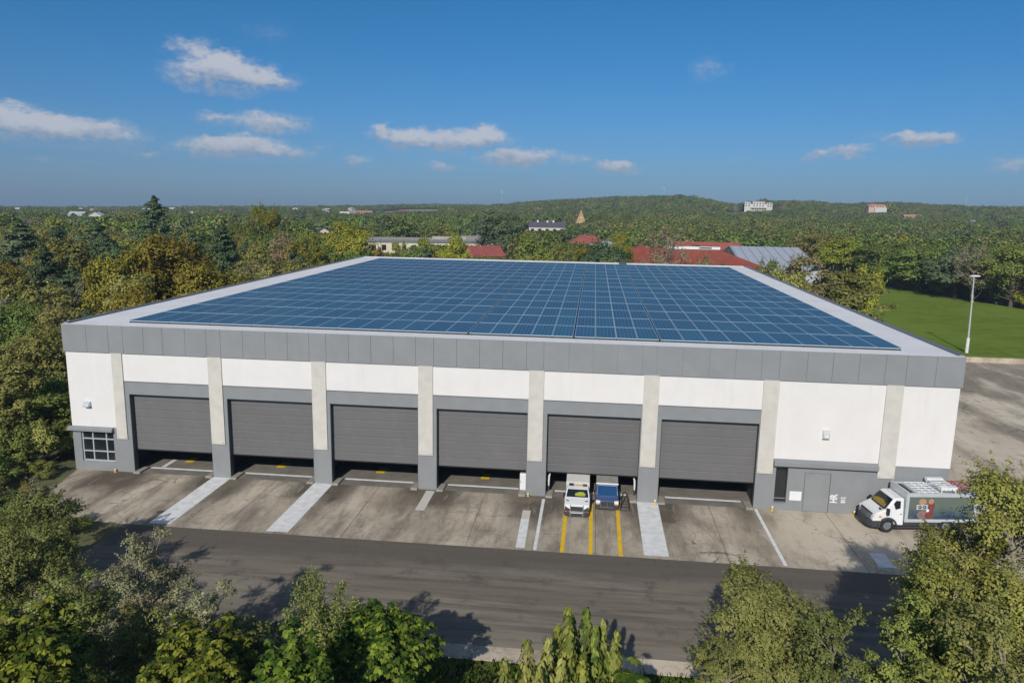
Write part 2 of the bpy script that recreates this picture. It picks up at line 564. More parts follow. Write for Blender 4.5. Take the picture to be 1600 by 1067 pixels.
def lawnmat(name, a, b2, c3):
    m, t, b, _ = newmat(name)
    P = N(t, 'ShaderNodeTexCoord').outputs['Object']
    n1, n2, n3 = noise(t, .05, 7, .6, P), noise(t, .5, 7, .65, P), noise(t, 6, 5, .7, P)
    c = MIX(t, ramp(t, n1, .35, .65), a, b2)
    c = MIX(t, ramp(t, n2, .42, .62, 0, .75), c, c3)
    c = MIX(t, ramp(t, noise(t, .16, 6, .65, P), .50, .70, 0, .6), c, tuple(x * .72 for x in a))
    c = MIX(t, ramp(t, n3, .35, .7, 0, .5), c, tuple(x * .6 for x in a))
    mw = N(t, 'ShaderNodeTexWave', wave_type='BANDS', bands_direction='Y', ins={'Scale': .16, 'Distortion': 3.0, 'Detail': 3.0, 'Detail Scale': 1.2})
    t.links.new(P, mw.inputs['Vector'])
    c = MIX(t, ramp(t, mw.outputs['Fac'], .3, .8, 0, .35), c, tuple(x * 1.25 for x in b2))
    t.links.new(c, b.inputs['Base Color'])
    b.inputs['Roughness'].default_value = 1
    b.inputs['Specular IOR Level'].default_value = 0.0
    bp = N(t, 'ShaderNodeBump', ins={'Strength': .8, 'Distance': .12})
    t.links.new(n3, bp.inputs['Height'])
    t.links.new(bp.outputs[0], b.inputs['Normal'])
    return m


K['lawn'] = lawnmat('lawn_grass', (.125, .200, .026), (.185, .265, .040), (.235, .260, .060))
K['verge'] = lawnmat('verge_grass', (.075, .125, .018), (.11, .165, .026), (.14, .13, .045))
K['blade'] = foliage('grass_blade', (.07, .11, .02), (.13, .16, .04))

# leaf colours
FOL = {
    'dark': foliage('leaf_dark_green', (0.098, 0.155, 0.067), (0.190, 0.247, 0.121)),
    'green': foliage('leaf_green', (0.134, 0.207, 0.045), (0.258, 0.319, 0.078)),
    'olive': foliage('leaf_olive', (0.218, 0.230, 0.056), (0.375, 0.364, 0.103)),
    'gold': foliage('leaf_gold', (.235, .205, .030), (.360, .330, .046)),
    'lime': foliage('leaf_yellow_green', (0.243, 0.270, 0.030), (0.432, 0.416, 0.060)),
    'brown': foliage('leaf_brown', (0.281, 0.231, 0.108), (0.396, 0.330, 0.154)),
    'rust': foliage('leaf_rust', (0.330, 0.149, 0.042), (0.396, 0.231, 0.061)),
    'bright': foliage('leaf_bright', (.040, .080, .012), (.330, .385, .052), .40, .20, .3),
    'limeb': foliage('leaf_light_green', (.075, .110, .018), (.35, .365, .075), .45, .2, .3),
    'grey': foliage('leaf_grey_green', (0.193, 0.204, 0.101), (0.347, 0.341, 0.176)),
    'fg': foliage('leaf_mid_green', (.145, .168, .046), (.300, .308, .090)),
    'fgo': foliage('leaf_olive_gold', (.140, .172, .038), (.345, .345, .082)),
}

# ------------------------------------------------------------------ terrain


def sstep(a, b, x):
    t = np.clip((x - a) / (b - a), 0, 1)
    return t * t * (3 - 2 * t)


# ground height of the skyline ridge 1.5 km off, by compass bearing from the camera (degrees from +y)
RID_A = [-42.08, -40.14, -34.87, -29.02, -22.62, -17.64, -13.9, -11.05, -8.17, -6.25, -4.81, -2.9, -1.46, 1.38, 3.72, 6.02, 7.4, 8.31, 9.22, 10.12,
         10.78, 11.42, 12.93, 14.42, 16.09, 17.73, 18.91, 20.08, 21.23, 22.36, 23.65, 24.91, 26.3, 27.64, 30.22]
RID_Z = [-6.9, -6.3, -5.0, -2.4, 0.8, 3.5, 8.2, 10.1, 8.9, 12.9, 17.3, 22.5, 25.0, 30.5, 32.7, 34.9, 32.4, 28.6, 23.6, 19.2, 21.3, 25.7, 27.5, 28.1,
         26.5, 24.3, 26.5, 28.1, 27.4, 25.1, 23.5, 22.5, 23.6, 23.7, 24.3]


def terrain(x, y):
    x, y = np.asarray(x, float), np.asarray(y, float)
    d = np.hypot(x - 46, y + 60)
    zr = np.interp(np.degrees(np.arctan2(x - 46, y + 60)), RID_A, RID_Z)
    pr = .38 * np.clip(d / 1500, 0, 1) * sstep(300, 800, d) + .62 * sstep(880, 1480, d)
    h = zr * pr
    far = np.minimum(zr, 24.48 + (zr + 10.5 - 24.48) * d / 1500 - 10.5) - (d - 1500) * .004
    h = np.where(d > 1500, far, h)
    h = h + 9 * np.exp(-((x - 285) / 90) ** 2 - ((y - 1080) / 90) ** 2)
    return h - .03


X = np.concatenate([np.arange(-2600, -300, 50), np.arange(-300, 900, 20), np.arange(900, 2600, 50)])
Yv = np.concatenate([np.arange(-300, 1000, 25), np.arange(1000, 2700, 50)])
gx, gy = np.meshgrid(X, Yv)
gz = terrain(gx, gy)
ids = np.arange(gx.size).reshape(gx.shape)
me = bpy.data.meshes.new('ground')
me.from_pydata(np.stack([gx.ravel(), gy.ravel(), gz.ravel()], 1).tolist(), [],
               np.stack([ids[:-1, :-1].ravel(), ids[:-1, 1:].ravel(), ids[1:, 1:].ravel(), ids[1:, :-1].ravel()], 1).tolist())
tag(link('ground', me, K['earth']), kind='structure')


def sheet(name, poly, z, mat, kind='structure', thick=0.0):
    mb = MB()
    n = len(poly)
    mb.add([(x, y, z) for x, y in poly], [tuple(range(n))])
    if thick:
        mb.add([(x, y, z) for x, y in poly] + [(x, y, z - thick) for x, y in poly],
               [(i, (i + 1) % n, (i + 1) % n + n, i + n) for i in range(n)])
    return tag(mb.build(name, mat), kind=kind)


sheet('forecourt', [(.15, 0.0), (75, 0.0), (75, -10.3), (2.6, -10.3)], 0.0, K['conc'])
sheet('side_yard', [(75, 68.4), (150, 68.4), (150, -10.3), (75, -10.3)], 0.0, K['yard'])
sheet('road', [(11.5, -10.3), (150, -10.3), (150, -22.6), (11.5, -22.6)], -0.008, K['asphalt'])
sheet('kerb', [(11.5, -22.6), (150, -22.6), (150, -23.95), (11.5, -23.95)], 0.12, K['kerbc'], thick=.2)
sheet('verge', [(11.5, -23.95), (150, -23.95), (150, -75), (11.5, -75)], 0.10, K['verge'], thick=.2)
sheet('lawn', [(76, 68.95), (76, 165), (130, 200), (137, 195), (149, 151), (159, 118), (175, 68.95)], 0.75, K['lawn'], thick=1.0)

# painted markings
def marking(name, mat, x0, x1, y0, y1, skew=0.0):
    mb = MB()
    mb.quad((x0, y0, .005), (x1, y0, .005), (x1 + skew, y1, .005), (x0 + skew, y1, .005))
    return tag(mb.build(name, mat), kind='structure')


for x0, x1, y1 in ((13.12, 14.8, -9.9), (22.45, 24.15, -9.95), (50.5, 52.25, -9.85)):
    marking('white_strip', K['linewhite'], x0, x1, -.02, y1)
marking('white_strip', K['pilaster'], 32.55, 33.3, -.3, -4.5)
marking('white_strip', K['pilaster'], 41.2, 41.85, -3.2, -4.9)
marking('white_strip', K['linewhite'], 41.2, 41.85, -4.9, -9.95, .1)
marking('white_line', K['linewhite'], 42.58, 42.83, -.6, -10.2)
marking('white_line', K['linewhite'], 60.08, 60.34, -.1, -10.05, .04)
for x in (44.66, 46.7, 48.85):
    marking('yellow_line', K['yellow'], x - .14, x + .14, -1.2, -10.28, .0)

mb = MB()
mb.box(66.75, 67.85, -9.35, -7.15, 0.004, .03)
tag(mb.build('steel_plate', K['linewhite']), 'pale steel plate lying on the concrete at the road edge before the van', 'plate')

# ------------------------------------------------------------------ the warehouse
wh = empty('warehouse', (37.5, 0, 0))
tag(wh, 'long low white and grey warehouse with six roller doors and a solar roof', 'warehouse')
wh_loc = Vector((37.5, 0, 0))


def W(mb, name, mat, parent=wh, label=None, **kw):
    o = mb.build(name, mat, parent, **kw)
    if parent is wh:
        o.matrix_parent_inverse = Matrix.Translation(-wh_loc)
    if label:
        o['label'] = label
    return o


D, H = 87.2, 13.4
PIER = [(4.0, 5.69), (13.15, 14.76), (22.47, 24.06), (31.77, 33.38), (41.14, 42.79), (50.52, 52.2), (60.02, 61.45)]
PIL = [(4.32, 5.3), (13.22, 14.45), (22.53, 23.78), (31.83, 33.08), (41.2, 42.45), (50.6, 51.85), (60.07, 61.32), (69.5, 70.8)]
ZT = 10.97
wall, base = MB(), MB()
# white upper wall
wall.box(0, PIL[0][0], 0, .6, 4.12, ZT)
for i in range(6):
    wall.box(PIL[i][1], PIL[i + 1][0], 0, .6, 8.42, ZT)
wall.box(PIL[6][1], PIL[7][0], 0, .6, 4.3, ZT)
wall.box(PIL[7][1], 75, 0, .6, 4.3, ZT)
for x0, x1 in PIL:
    wall.box(x0, x1, 0.02, .6, 8.42 if x0 < 65 else 4.3, ZT)
wall.box(0, .3, .6, D - .3, 4.12, ZT)
wall.box(74.7, 75, .6, D - .3, 4.12, ZT)
wall.box(0, 75, D - .3, D, 4.12, ZT)
W(wall, 'wall', K['white'])
# grey base, piers and door surrounds
base.box(0, .77, 0, .6, 0, 3.68)
base.box(.77, 3.9, 0, .6, 0, .85)
base.box(3.9, 4.0, 0, .6, 0, 3.68)
base.box(0, 4.0, 0, .6, 3.68, 4.12)
base.box(4.0, PIL[0][0], 0, .6, 0, 4.12)
base.box(PIL[0][0], 5.69, 0, .6, 0, 8.42)
for x0, x1 in PIER[1:6]:
    base.box(x0, x1, 0, .6, 0, 8.42)
base.box(60.02, 61.32, 0, .6, 0, 8.42)
for i in range(6):
    base.box(PIER[i][1], PIER[i + 1][0], 0, .6, 7.27, 8.42)
base.box(61.32, 61.62, 0, .6, 0, 4.3)
base.box(61.62, 62.58, 0, .6, 0, .66)
base.box(61.62, 62.58, 0, .6, 3.66, 4.3)
base.box(62.58, 63.93, 0, .6, 0, 4.3)
base.box(63.93, 65.98, 0, .6, 3.33, 4.3)
base.box(65.98, 75, 0, .6, 0, 4.3)
base.box(0, .3, .6, D - .3, 0, 4.12)
base.box(74.7, 75, .6, D - .3, 0, 4.12)
base.box(0, 75, D - .3, D, 0, 4.12)
W(base, 'base_wall', K['grey'])
fl = MB()
for i in range(6):
    fl.box(PIL[i][1] + .003, PIL[i + 1][0] - .003, -.05, -.003, 8.40, 8.46)
W(fl, 'flashing', K['trim'])
for i, (x0, x1) in enumerate(PIL):
    mb = MB()
    zb = 3.12 if i < 7 else 3.23
    mb.box(x0, x1, -.12, -.003, zb, ZT)
    pl = W(mb, 'pilaster', K['pilaster'])
    for sx in (x0 + .14, x1 - .14):
        bt = MB()
        bt.tube([(sx, -.12, zb + .14), (sx, -.145, zb + .14)], .035, 8)
        bt.build('bolt', K['trim'], pl)
# fascia with its cladding joints
seams = [0, 2.16, 4.2, 5.57, 7.47, 9.24, 11.29, 13.22, 14.49, 16.51, 18.51, 20.5, 22.4, 23.89, 25.85, 27.79, 29.72, 31.64, 33.17, 35.12, 37.06,
         38.99, 40.96, 42.38, 44.45, 46.4, 48.39, 50.4, 51.57, 53.61, 55.7, 57.75, 59.79, 61.18, 63.3, 65.25, 67.25, 69.22, 70.81, 73.0, 75.12]
seams[0] = -.12
fa = MB()
fa.box(-.10, 75.10, -.06, .3, ZT, H - .01)
rng = random.Random(3)
for a, b in zip(seams[:-1], seams[1:]):
    j = rng.uniform(0, .006)
    fa.box(a + .011, b - .011, -.13 - j, -.062, ZT - .02, H - .012)
W(fa, 'fascia', K['fascia'])
sf = MB()
for (x0, x1, y0, y1) in ((-.12, .25, .3, D), (74.75, 75.12, .3, D)):
    sf.box(x0, x1, y0, y1, ZT, H - .01)
sf.box(.25, 74.75, D - .3, D + .05, ZT, 13.30)
W(sf, 'side_fascia', K['fascia'])
# roof
rf = MB()
rf.box(.27, 74.73, .31, D - .31, 12.9, 13.36)
rf.box(-.1, 75.1, -.10, .31, H - .009, H)
W(rf, 'roof', K['roofwhite'])
for x0, x1 in ((-.14, .22), (74.78, 75.14)):
    et = MB()
    et.box(x0, x1, .32, D, H - .009, 13.50)
    W(et, 'edge_trim', K['trim'])
be = MB()
be.box(.3, 74.7, D - .28, D + .06, 13.301, 13.42)
W(be, 'roof_kerb', K['roofwhite'])
vp = aty(973, 412, 84.5)
rv = MB()
rv.box(vp[0] - .7, vp[0] + .7, 84, 85.2, 13.365, 13.85).box(vp[0] - .5, vp[0] + .5, 84.2, 85, 13.85, 14.0)
W(rv, 'roof_vent', K['dgrey'])
# floor and interior
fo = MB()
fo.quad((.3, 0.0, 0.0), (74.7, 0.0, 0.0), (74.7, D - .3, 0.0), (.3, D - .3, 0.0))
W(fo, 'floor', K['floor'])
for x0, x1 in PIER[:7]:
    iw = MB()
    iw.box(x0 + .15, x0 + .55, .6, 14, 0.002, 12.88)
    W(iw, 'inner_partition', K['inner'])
for i in range(6):
    th = MB()
    th.box(PIER[i][1] + .75, PIER[i + 1][0] - .75, 1.25, 1.5, .001, .03)
    W(th, 'threshold', K['linewhite'])
# kerb nubs at both sides of each doorway
for i in range(6):
    for sgn, x in ((1, PIER[i][1]), (-1, PIER[i + 1][0])):
        mb = MB()
        a, b = sorted((x + sgn * .04, x + sgn * .62))
        mb.prism([(-.35, .002), (-.35, .06), (-.2, .14), (1.2, .14), (1.2, .002)], a, b, 'x')
        W(mb, 'door_kerb', K['nub'])
for x, dx in ((8.95, 0), (17.9, .1), (27.4, 0), (37.1, 0)):
    mb = MB()
    mb.quad((x - .38, 3.2, .006), (x + .38, 3.2, .006), (x + .5, 4.6, .006), (x - .26, 4.6, .006))
    tag(mb.build('floor_marking', K['yellow']), kind='structure')
mb = MB()
mb.quad((7.2, 1.6, .006), (7.6, 1.6, .006), (7.6, 3.7, .006), (7.2, 3.7, .006))
tag(mb.build('floor_marking', K['linewhite']), kind='structure')
# roller doors
for i in range(6):
    x0, x1 = PIER[i][1], PIER[i + 1][0]
    zb, zt = 2.0, 7.27
    dr = MB()
    ns = 7
    hs = (zt - zb) / ns
    prof = []
    for k in range(ns):
        z = zb + k * hs
        prof += [(.62, z + .012), (.56, z + .045), (.56, z + hs - .035), (.60, z + hs - .012)]
    prof = [(.70, zb)] + prof + [(.70, zt)]
    dr.prism(prof, x0 + .02, x1 - .02, 'x')
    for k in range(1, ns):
        dr.box(x0 + .05, x1 - .05, .545, .558, zb + k * hs - .055, zb + k * hs - .034, 1)  # thin lighter strips paint the sunlit highlight along each section joint
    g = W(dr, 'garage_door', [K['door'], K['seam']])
    rb = MB()
    rb.box(x0 + .02, x1 - .02, .57, .69, zb - .06, zb - .002)
    rb.build('door_seal', K['black'], g)
    fr = MB()
    fr.box(x0 + .003, x0 + .03, .02, .59, 0.15, zt - .003)
    fr.box(x1 - .03, x1 - .003, .02, .59, 0.15, zt - .003)
    fr.box(x0 + .032, x1 - .032, .02, .55, zt - .03, zt - .003)
    W(fr, 'door_frame', K['reveal'])
# left window
wn = MB()
wn.box(.80, 3.87, .30, .34, .88, 3.65)
win = W(wn, 'window', K['glass'])
fr = MB()
for x in (.77, 1.75, 3.05, 3.80):
    fr.box(x, x + .10, .14, .29, .85, 3.68)
for z in (.85, 1.72, 2.88, 3.58):
    fr.box(.872, 3.798, .145, .285, z, z + .09)
fr.build('frame', K['alu'], win).matrix_parent_inverse = Matrix()
# right narrow window
wn = MB()
wn.box(61.63, 62.57, .26, .30, .70, 3.65)
win = W(wn, 'window', K['glass'])
sb = MB()
sb.box(61.56, 62.64, -.06, .25, .60, .655).box(61.63, 62.57, .16, .255, .95, 1.0)
sb.build('sill', K['grey'], win)
# canopies
for x0, x1, z0, z1, dp in ((-.3, 3.98, 3.74, 4.12, .36), (61.35, 69.47, 3.92, 4.42, .45)):
    mb = MB()
    mb.prism([(-.004, z1), (-dp * .35, z1 - .02), (-dp, z1 - .18), (-dp, z0), (-.004, z0)], x0, x1, 'x')
    W(mb, 'canopy', K['grey'])
# entrance door
ed = MB()
ed.box(63.965, 65.945, .015, .12, .02, 3.30)
edo = W(ed, 'entrance_door', K['grey'])
hd = MB()
hd.box(65.70, 65.78, -.06, .014, 1.35, 1.55)
hd.build('handle', K['chrome'], edo)
ef = MB()
ef.box(63.935, 63.96, .04, .2, 0, 3.325).box(65.95, 65.975, .04, .2, 0, 3.325).box(63.96, 65.95, .04, .2, 3.305, 3.325)
W(ef, 'door_frame', K['black'])
# wall lamps
lp = MB()
pr = [(-.004, 6.45)] + [(-.004 - .42 * math.sin(a), 6.02 + .43 * math.cos(a)) for a in [rad(x) for x in (15, 30, 45, 60, 75, 90)]] + [(-.004, 6.02)]
lp.prism(pr, 1.42, 2.0, 'x')
lamp = W(lp, 'wall_lamp', K['alu'], label='quarter round pale wall lamp above the left window')
lz = MB()
lz.box(1.5, 1.92, -.38, -.04, 5.98, 6.015)
lz.build('lens', K['lamp'], lamp)
lp = MB()
lp.prism([(-.004, 7.0), (-.30, 6.95), (-.36, 6.75), (-.36, 6.38), (-.004, 6.25)], 64.98, 65.48, 'x')
lamp = W(lp, 'wall_lamp', K['alu'], label='boxy pale wall lamp above the entrance door')
lz = MB()
lz.box(65.05, 65.4, -.385, -.363, 6.45, 6.7)
lz.build('lens', K['lamp'], lamp)
# notice board
nb = MB()
nb.box(62.84, 63.78, -.04, -.003, .92, 1.70)
nbo = W(nb, 'notice_board', K['vanwhite'])
for q in ((63.05, 63.12, 1.40, 1.47), (63.18, 63.26, 1.48, 1.52), (63.44, 63.50, 1.42, 1.50)):
    mk_ = MB()
    mk_.box(q[0], q[1], -.046, -.041, q[2], q[3])
    mk_.build('mark', K['alu'], nbo)
# painted letters, turned a quarter turn so that they read upwards
for txt, x, z, size in (('HR', 66.60, .88, .78), ('B12', 67.24, .92, .46)):
    cu = bpy.data.curves.new('lettering', 'FONT')
    cu.body = txt
    cu.size = size
    cu.extrude = .012
    cu.offset = .03 * size
    tmp = bpy.data.objects.new('tmp', cu)
    COL.objects.link(tmp)
    bpy.context.view_layer.update()
    lm = bpy.data.meshes.new_from_object(tmp.evaluated_get(bpy.context.evaluated_depsgraph_get()))
    bpy.data.objects.remove(tmp)
    o = link('lettering', lm, K['vanwhite'])
    o.parent = wh
    o.matrix_parent_inverse = Matrix.Translation(-wh_loc)
    # text x axis -> world +z, text y axis -> world -x, facing -y
    o.matrix_basis = Matrix(((0, -1, 0, x), (0, 0, -1, -.015), (.72, 0, 0, z), (0, 0, 0, 1)))

# ------------------------------------------------------------------ solar arrays on the roof
m, t, b, _ = newmat('solar_cell')
P = N(t, 'ShaderNodeTexCoord').outputs['Object']
sp = N(t, 'ShaderNodeSeparateXYZ')
t.links.new(P, sp.inputs[0])
oi = N(t, 'ShaderNodeObjectInfo')
n1 = noise(t, 6, 4, .7, P)
lx = M(t, 'PINGPONG', M(t, 'ADD', sp.outputs['X'], 0.16), .16)
ly = M(t, 'PINGPONG', M(t, 'ADD', sp.outputs['Y'], 0.3), .29)
cell = MIX(t, n1, (.042, .128, .215), (.062, .165, .262))
cell = MIX(t, M(t, 'MULTIPLY', oi.outputs['Random'], .55), cell, (.045, .095, .190))
cell = MIX(t, ramp(t, ly, 0, .02, .30, 0), cell, (.10, .20, .30))
cell = MIX(t, ramp(t, lx, 0, .03, .70, 0), cell, (.17, .31, .44))
df, gl_ = N(t, 'ShaderNodeBsdfDiffuse'), N(t, 'ShaderNodeBsdfGlossy', ins={'Roughness': .22})
t.links.new(cell, df.inputs['Color'])
mx = N(t, 'ShaderNodeMixShader', ins={0: .12})
t.links.new(df.outputs[0], mx.inputs[1])
t.links.new(gl_.outputs[0], mx.inputs[2])
t.links.new(mx.outputs[0], _.inputs['Surface'])
K['cell'] = m
K['pframe'] = paint('panel_frame', (.45, .57, .65), .5, .05, 3, .3)

ROWS, Y0, Y1 = 14, 1.75, 81.6
rh = (Y1 - Y0) / ROWS
ARR = [(4.95, 35.70, 16, 'widest solar array, filling the left half of the white roof'),
       (35.82, 44.68, 5, 'five column solar array left of the roof middle, between two dark gaps'),
       (44.80, 51.80, 4, 'narrowest solar array, four columns right of the roof middle'),
       (51.92, 71.10, 10, 'ten column solar array along the right side of the white roof')]
ZP = 13.57


def panel_geo(mb, x, y, pw, ph, z=0.0):
    x0, x1, y0, y1 = x - pw / 2 + .012, x + pw / 2 - .012, y - ph / 2 + .015, y + ph / 2 - .015
    fw = .030
    mb.box(x0, x1, y0, y0 + fw * 1.6, z - .05, z, 0)
    mb.box(x0, x1, y1 - fw * 1.6, y1, z - .05, z, 0)
    mb.box(x0, x0 + fw, y0 + fw * 1.6, y1 - fw * 1.6, z - .05, z, 0)
    mb.box(x1 - fw, x1, y0 + fw * 1.6, y1 - fw * 1.6, z - .05, z, 0)
    mb.box(x0 + fw, x1 - fw, y0 + fw * 1.6, y1 - fw * 1.6, z - .045, z - .008, 1)


for (ax0, ax1, nc, lab) in ARR:
    ar = empty('solar_array', ((ax0 + ax1) / 2, Y0, 13.36))
    tag(ar, lab, 'solar array', 'solar arrays on the white roof')
    pw = (ax1 - ax0) / nc
    mb = MB()
    panel_geo(mb, 0, 0, pw, rh)
    first = mb.build('panel', [K['pframe'], K['cell']], ar)
    spots = [(ax0 + (c + .5) * pw - (ax0 + ax1) / 2, (r + .5) * rh, ZP - 13.36) for r in range(ROWS) for c in range(nc)]
    first.location = spots[0]
    rest = MB()
    for k, q in enumerate(spots[1:], 1):
        if k < 100:
            o = first.copy()
            COL.objects.link(o)
            o.location = (q[0], q[1], q[2] + (k * 7919 % 13) * .0007)
        else:
            panel_geo(rest, q[0], q[1], pw, rh, q[2])
    if rest.v:
        tag(rest.build('panel', [K['pframe'], K['cell']], ar), kind='stuff')
    rk = MB()
    hw = (ax1 - ax0) / 2
    for r in range(ROWS + 1):
        yy = min(max(r * rh, .12), ROWS * rh - .12)
        rk.box(-hw + .1, hw - .1, yy - .04, yy + .04, .06, ZP - 13.36 - .055)
        for c in range(0, nc + 1, 2):
            xx = min(max(-hw + c * pw, -hw + .15), hw - .15)
            rk.box(xx - .06, xx + .06, yy - .06, yy + .06, .002, .06)
    rk.build('rack', K['dgrey'], ar)
    if ax1 < 70:
        ct = MB()
        ct.box(hw + .002, hw + .115, .05, ROWS * rh - .05, .004, ZP - 13.36 - .02)
        ct.build('dark_gap_strip', K['black'], ar)  # black strip added to keep the gap between arrays dark

# ------------------------------------------------------------------ small things along the facade
def marker(x, y, label, h=.30):
    e = empty('marker_post', (x, y, 0))
    tag(e, label, 'marker post', 'small yellow marker posts along the facade')
    mb = MB()
    mb.tube([(0, 0, .002), (0, 0, .02), (0, 0, h * .7)], [.11, .075, .07], 10)
    mb.build('post', K['yellow'], e)
    c = MB()
    c.tube([(0, 0, h * .7), (0, 0, h * .9), (0, 0, h)], [.085, .085, .04], 10)
    c.build('cap', K['linewhite'], e)


marker(3.95, -.22, 'small yellow marker post with white cap at the foot of the left window pier')
marker(41.35, -.22, 'small yellow marker post at the pier between the white cabinet and the white van')
marker(52.0, -.20, 'small pale marker post at the pier right of the blue van', .36)
marker(61.5, -.26, 'small yellow marker post under the narrow dark window', .42)
marker(68.0, -.22, 'small yellow marker post between the white letters and the box van nose', .4)

cb = empty('cabinet', (40.95, .55, 0))
tag(cb, 'white metal cabinet standing inside the fourth doorway beside its right pier', 'cabinet')
mb = MB()
mb.box(-.42, .42, .2, .75, .15, 1.62)
mb.build('body', K['vanwhite'], cb, bevel=.02)
mb = MB()
mb.box(-.40, .40, .17, .195, .2, 1.58)
d_ = mb.build('door', K['vanwhite'], cb)
h_ = MB()
h_.box(-.34, -.31, .14, .168, .8, 1.05)
h_.build('handle', K['dgrey'], d_)
mb = MB()
mb.box(-.38, .38, .25, .7, .004, .148)
mb.build('plinth', K['black'], cb)

for x, s, lab in ((43.02, 1, 'white door track guard at the left side of the vans doorway'), (50.33, -1, 'white door track guard at the right side of the vans doorway')):
    e = empty('track_guard', (x, .95, 0))
    tag(e, lab, 'track guard', 'white track guards in the vans doorway')
    mb = MB()
    mb.tube([(0, 0, .62), (0, 0, 1.0), (.02 * s, 0, 1.5), (.10 * s, 0, 1.72)], [.06, .085, .085, .05], 8)
    mb.build('shield', K['vanwhite'], e)
    mb = MB()
    mb.box(-.05, .05, -.02, .05, .003, .62).box(-.14, .10, -.05, .06, .52, .66)
    mb.build('bracket', K['dgrey'], e)

# black ladder frame leaning by the blue van
lf = empty('ladder_frame', (49.42, -1.85, 0))
tag(lf, 'black tubular ladder frame leaning beside the blue van', 'ladder frame')
mb = MB()
pts = [(-.36, -.25, .03), (-.30, .1, .5), (-.14, .62, 1.12), (-.06, .72, 1.22), (.06, .72, 1.22), (.14, .62, 1.12), (.34, .1, .5), (.40, -.25, .03)]
mb.tube(pts, .055, 8)
mb.tube([(-.40, -.27, .04), (.44, -.27, .04)], .045, 8)
mb.build('frame', K['black'], lf)
for k in range(3):
    tt = .22 + k * .3
    a = Vector(pts[0]).lerp(Vector(pts[2]), tt)
    b = Vector(pts[7]).lerp(Vector(pts[5]), tt)
    mb = MB()
    mb.tube([a, b], .028, 6)
    mb.build('rung', K['black'], lf)


def wheel(root, x, y, r, wd, name='wheel'):
    mb = MB()
    mb.disc_ring((0, 0, 0), 'y', r * .56, r, wd, 24)
    wh_ = mb.build(name, K['rubber'], root, (x, y, r), smooth=False)
    rm = MB()
    s = 1 if y > 0 else -1
    rm.disc_ring((0, s * wd * .18, 0), 'y', r * .18, r * .57, wd * .5, 20)
    rm.tube([(0, 0, 0), (0, s * wd * .40, 0)], [r * .2, r * .16], 12)
    rm.build('rim', K['trim'], wh_)


# --- white van seen from the front under the fifth door
wv_ = empty('parked_van', (45.55, -3.95, 0))
tag(wv_, 'white bull bar van nosing out of the fifth doorway', 'van', 'vans parked in the fifth doorway')
hw = 1.0
prof = [(.05, .34), (.04, .80), (.25, .95), (1.3, 1.12), (2.05, 1.58), (2.9, 1.66), (3.1, 1.75), (4.3, 1.95), (6.2, 1.95), (6.2, .34)]
ins = [hw - .06, hw - .02, hw, hw, hw - .12, hw - .12, hw - .05, hw - .02, hw - .02, hw]
mb = MB()
mb.prism(prof[:6] + [(2.9, .34)], [-a for a in ins[:6]] + [-hw], ins[:6] + [hw], 'x') if False else None
n = 6
pf = prof[:6] + [(2.9, .34)]
iw_ = ins[:6] + [hw]
mb.v += [(-a, y, z) for (y, z), a in zip(pf, iw_)] + [(a, y, z) for (y, z), a in zip(pf, iw_)]
nn = len(pf)
mb.f += [tuple(range(nn)), tuple(range(2 * nn - 1, nn - 1, -1))] + [(i, i + nn, (i + 1) % nn + nn, (i + 1) % nn) for i in range(nn)]
mb.m += [0] * (nn + 2)
body = mb.build('body', K['vanwhite'], wv_, bevel=.05)
bx = MB()
bx.prism([(2.92, .5), (2.92, 1.66), (3.15, 1.78), (4.3, 1.93), (6.2, 1.93), (6.2, .5)], -.97, .97, 'x')
bx.build('cargo_box', K['beige'], wv_, bevel=.03)
g = MB()
def slope(y):    # windscreen line
    return 1.12 + (y - 1.3) * (1.58 - 1.12) / .75
g.v += [(-.90, 1.34, slope(1.34) + .012), (.90, 1.34, slope(1.34) + .012), (.80, 2.0, slope(2.0) + .012), (-.80, 2.0, slope(2.0) + .012)]
g.f += [(0, 1, 2, 3)]
g.m += [0]
g.v += [(-.90, 1.34, slope(1.34) - .01), (.90, 1.34, slope(1.34) - .01), (.80, 2.0, slope(2.0) - .01), (-.80, 2.0, slope(2.0) - .01)]
g.f += [(7, 6, 5, 4), (0, 4, 5, 1), (1, 5, 6, 2), (2, 6, 7, 3), (3, 7, 4, 0)]
g.m += [0] * 5
ws = g.build('windshield', K['glass'], wv_)
sv = MB()
sv.prism([(-.18, 1.44), (.62, 1.44), (.66, 1.60), (.45, 1.78), (.1, 1.76), (-.2, 1.62)], 0, .012, 'z')
vest = sv.build('sunshade', K['hivis'], ws)
for q in vest.data.vertices:
    q.co.z = slope(q.co.y) + .016 + q.co.z
gr = MB()
for k in range(5):
    gr.box(-.47, .47, -.03, .03, .36 + k * .105, .41 + k * .105)
gr.box(-.5, .5, .0, .06, .33, .86)
gr.build('grille', K['dgrey'], wv_)
gp = MB()
gp.box(-.47, .47, -.036, -.031, .46, .49).box(-.3, .3, -.05, -.031, .25, .37)
gp.build('number_plate', K['linewhite'], wv_)
bb = MB()
for sx in (-.5, .5):
    bb.tube([(sx, -.10, .10), (sx, -.14, .35), (sx, -.12, .75), (sx, .10, .94)], .045, 8)
bb.tube([(-.5, -.14, .42), (.5, -.14, .42)], .03, 8)
bb.build('bull_bar', K['chrome'], wv_)
bp = MB()
bp.prism([(-1.02, .30), (-.98, .02), (-.7, -.10), (.7, -.10), (.98, .02), (1.02, .30)], .10, .40, 'z')
bp.build('bumper', K['dgrey'], wv_, bevel=.04)
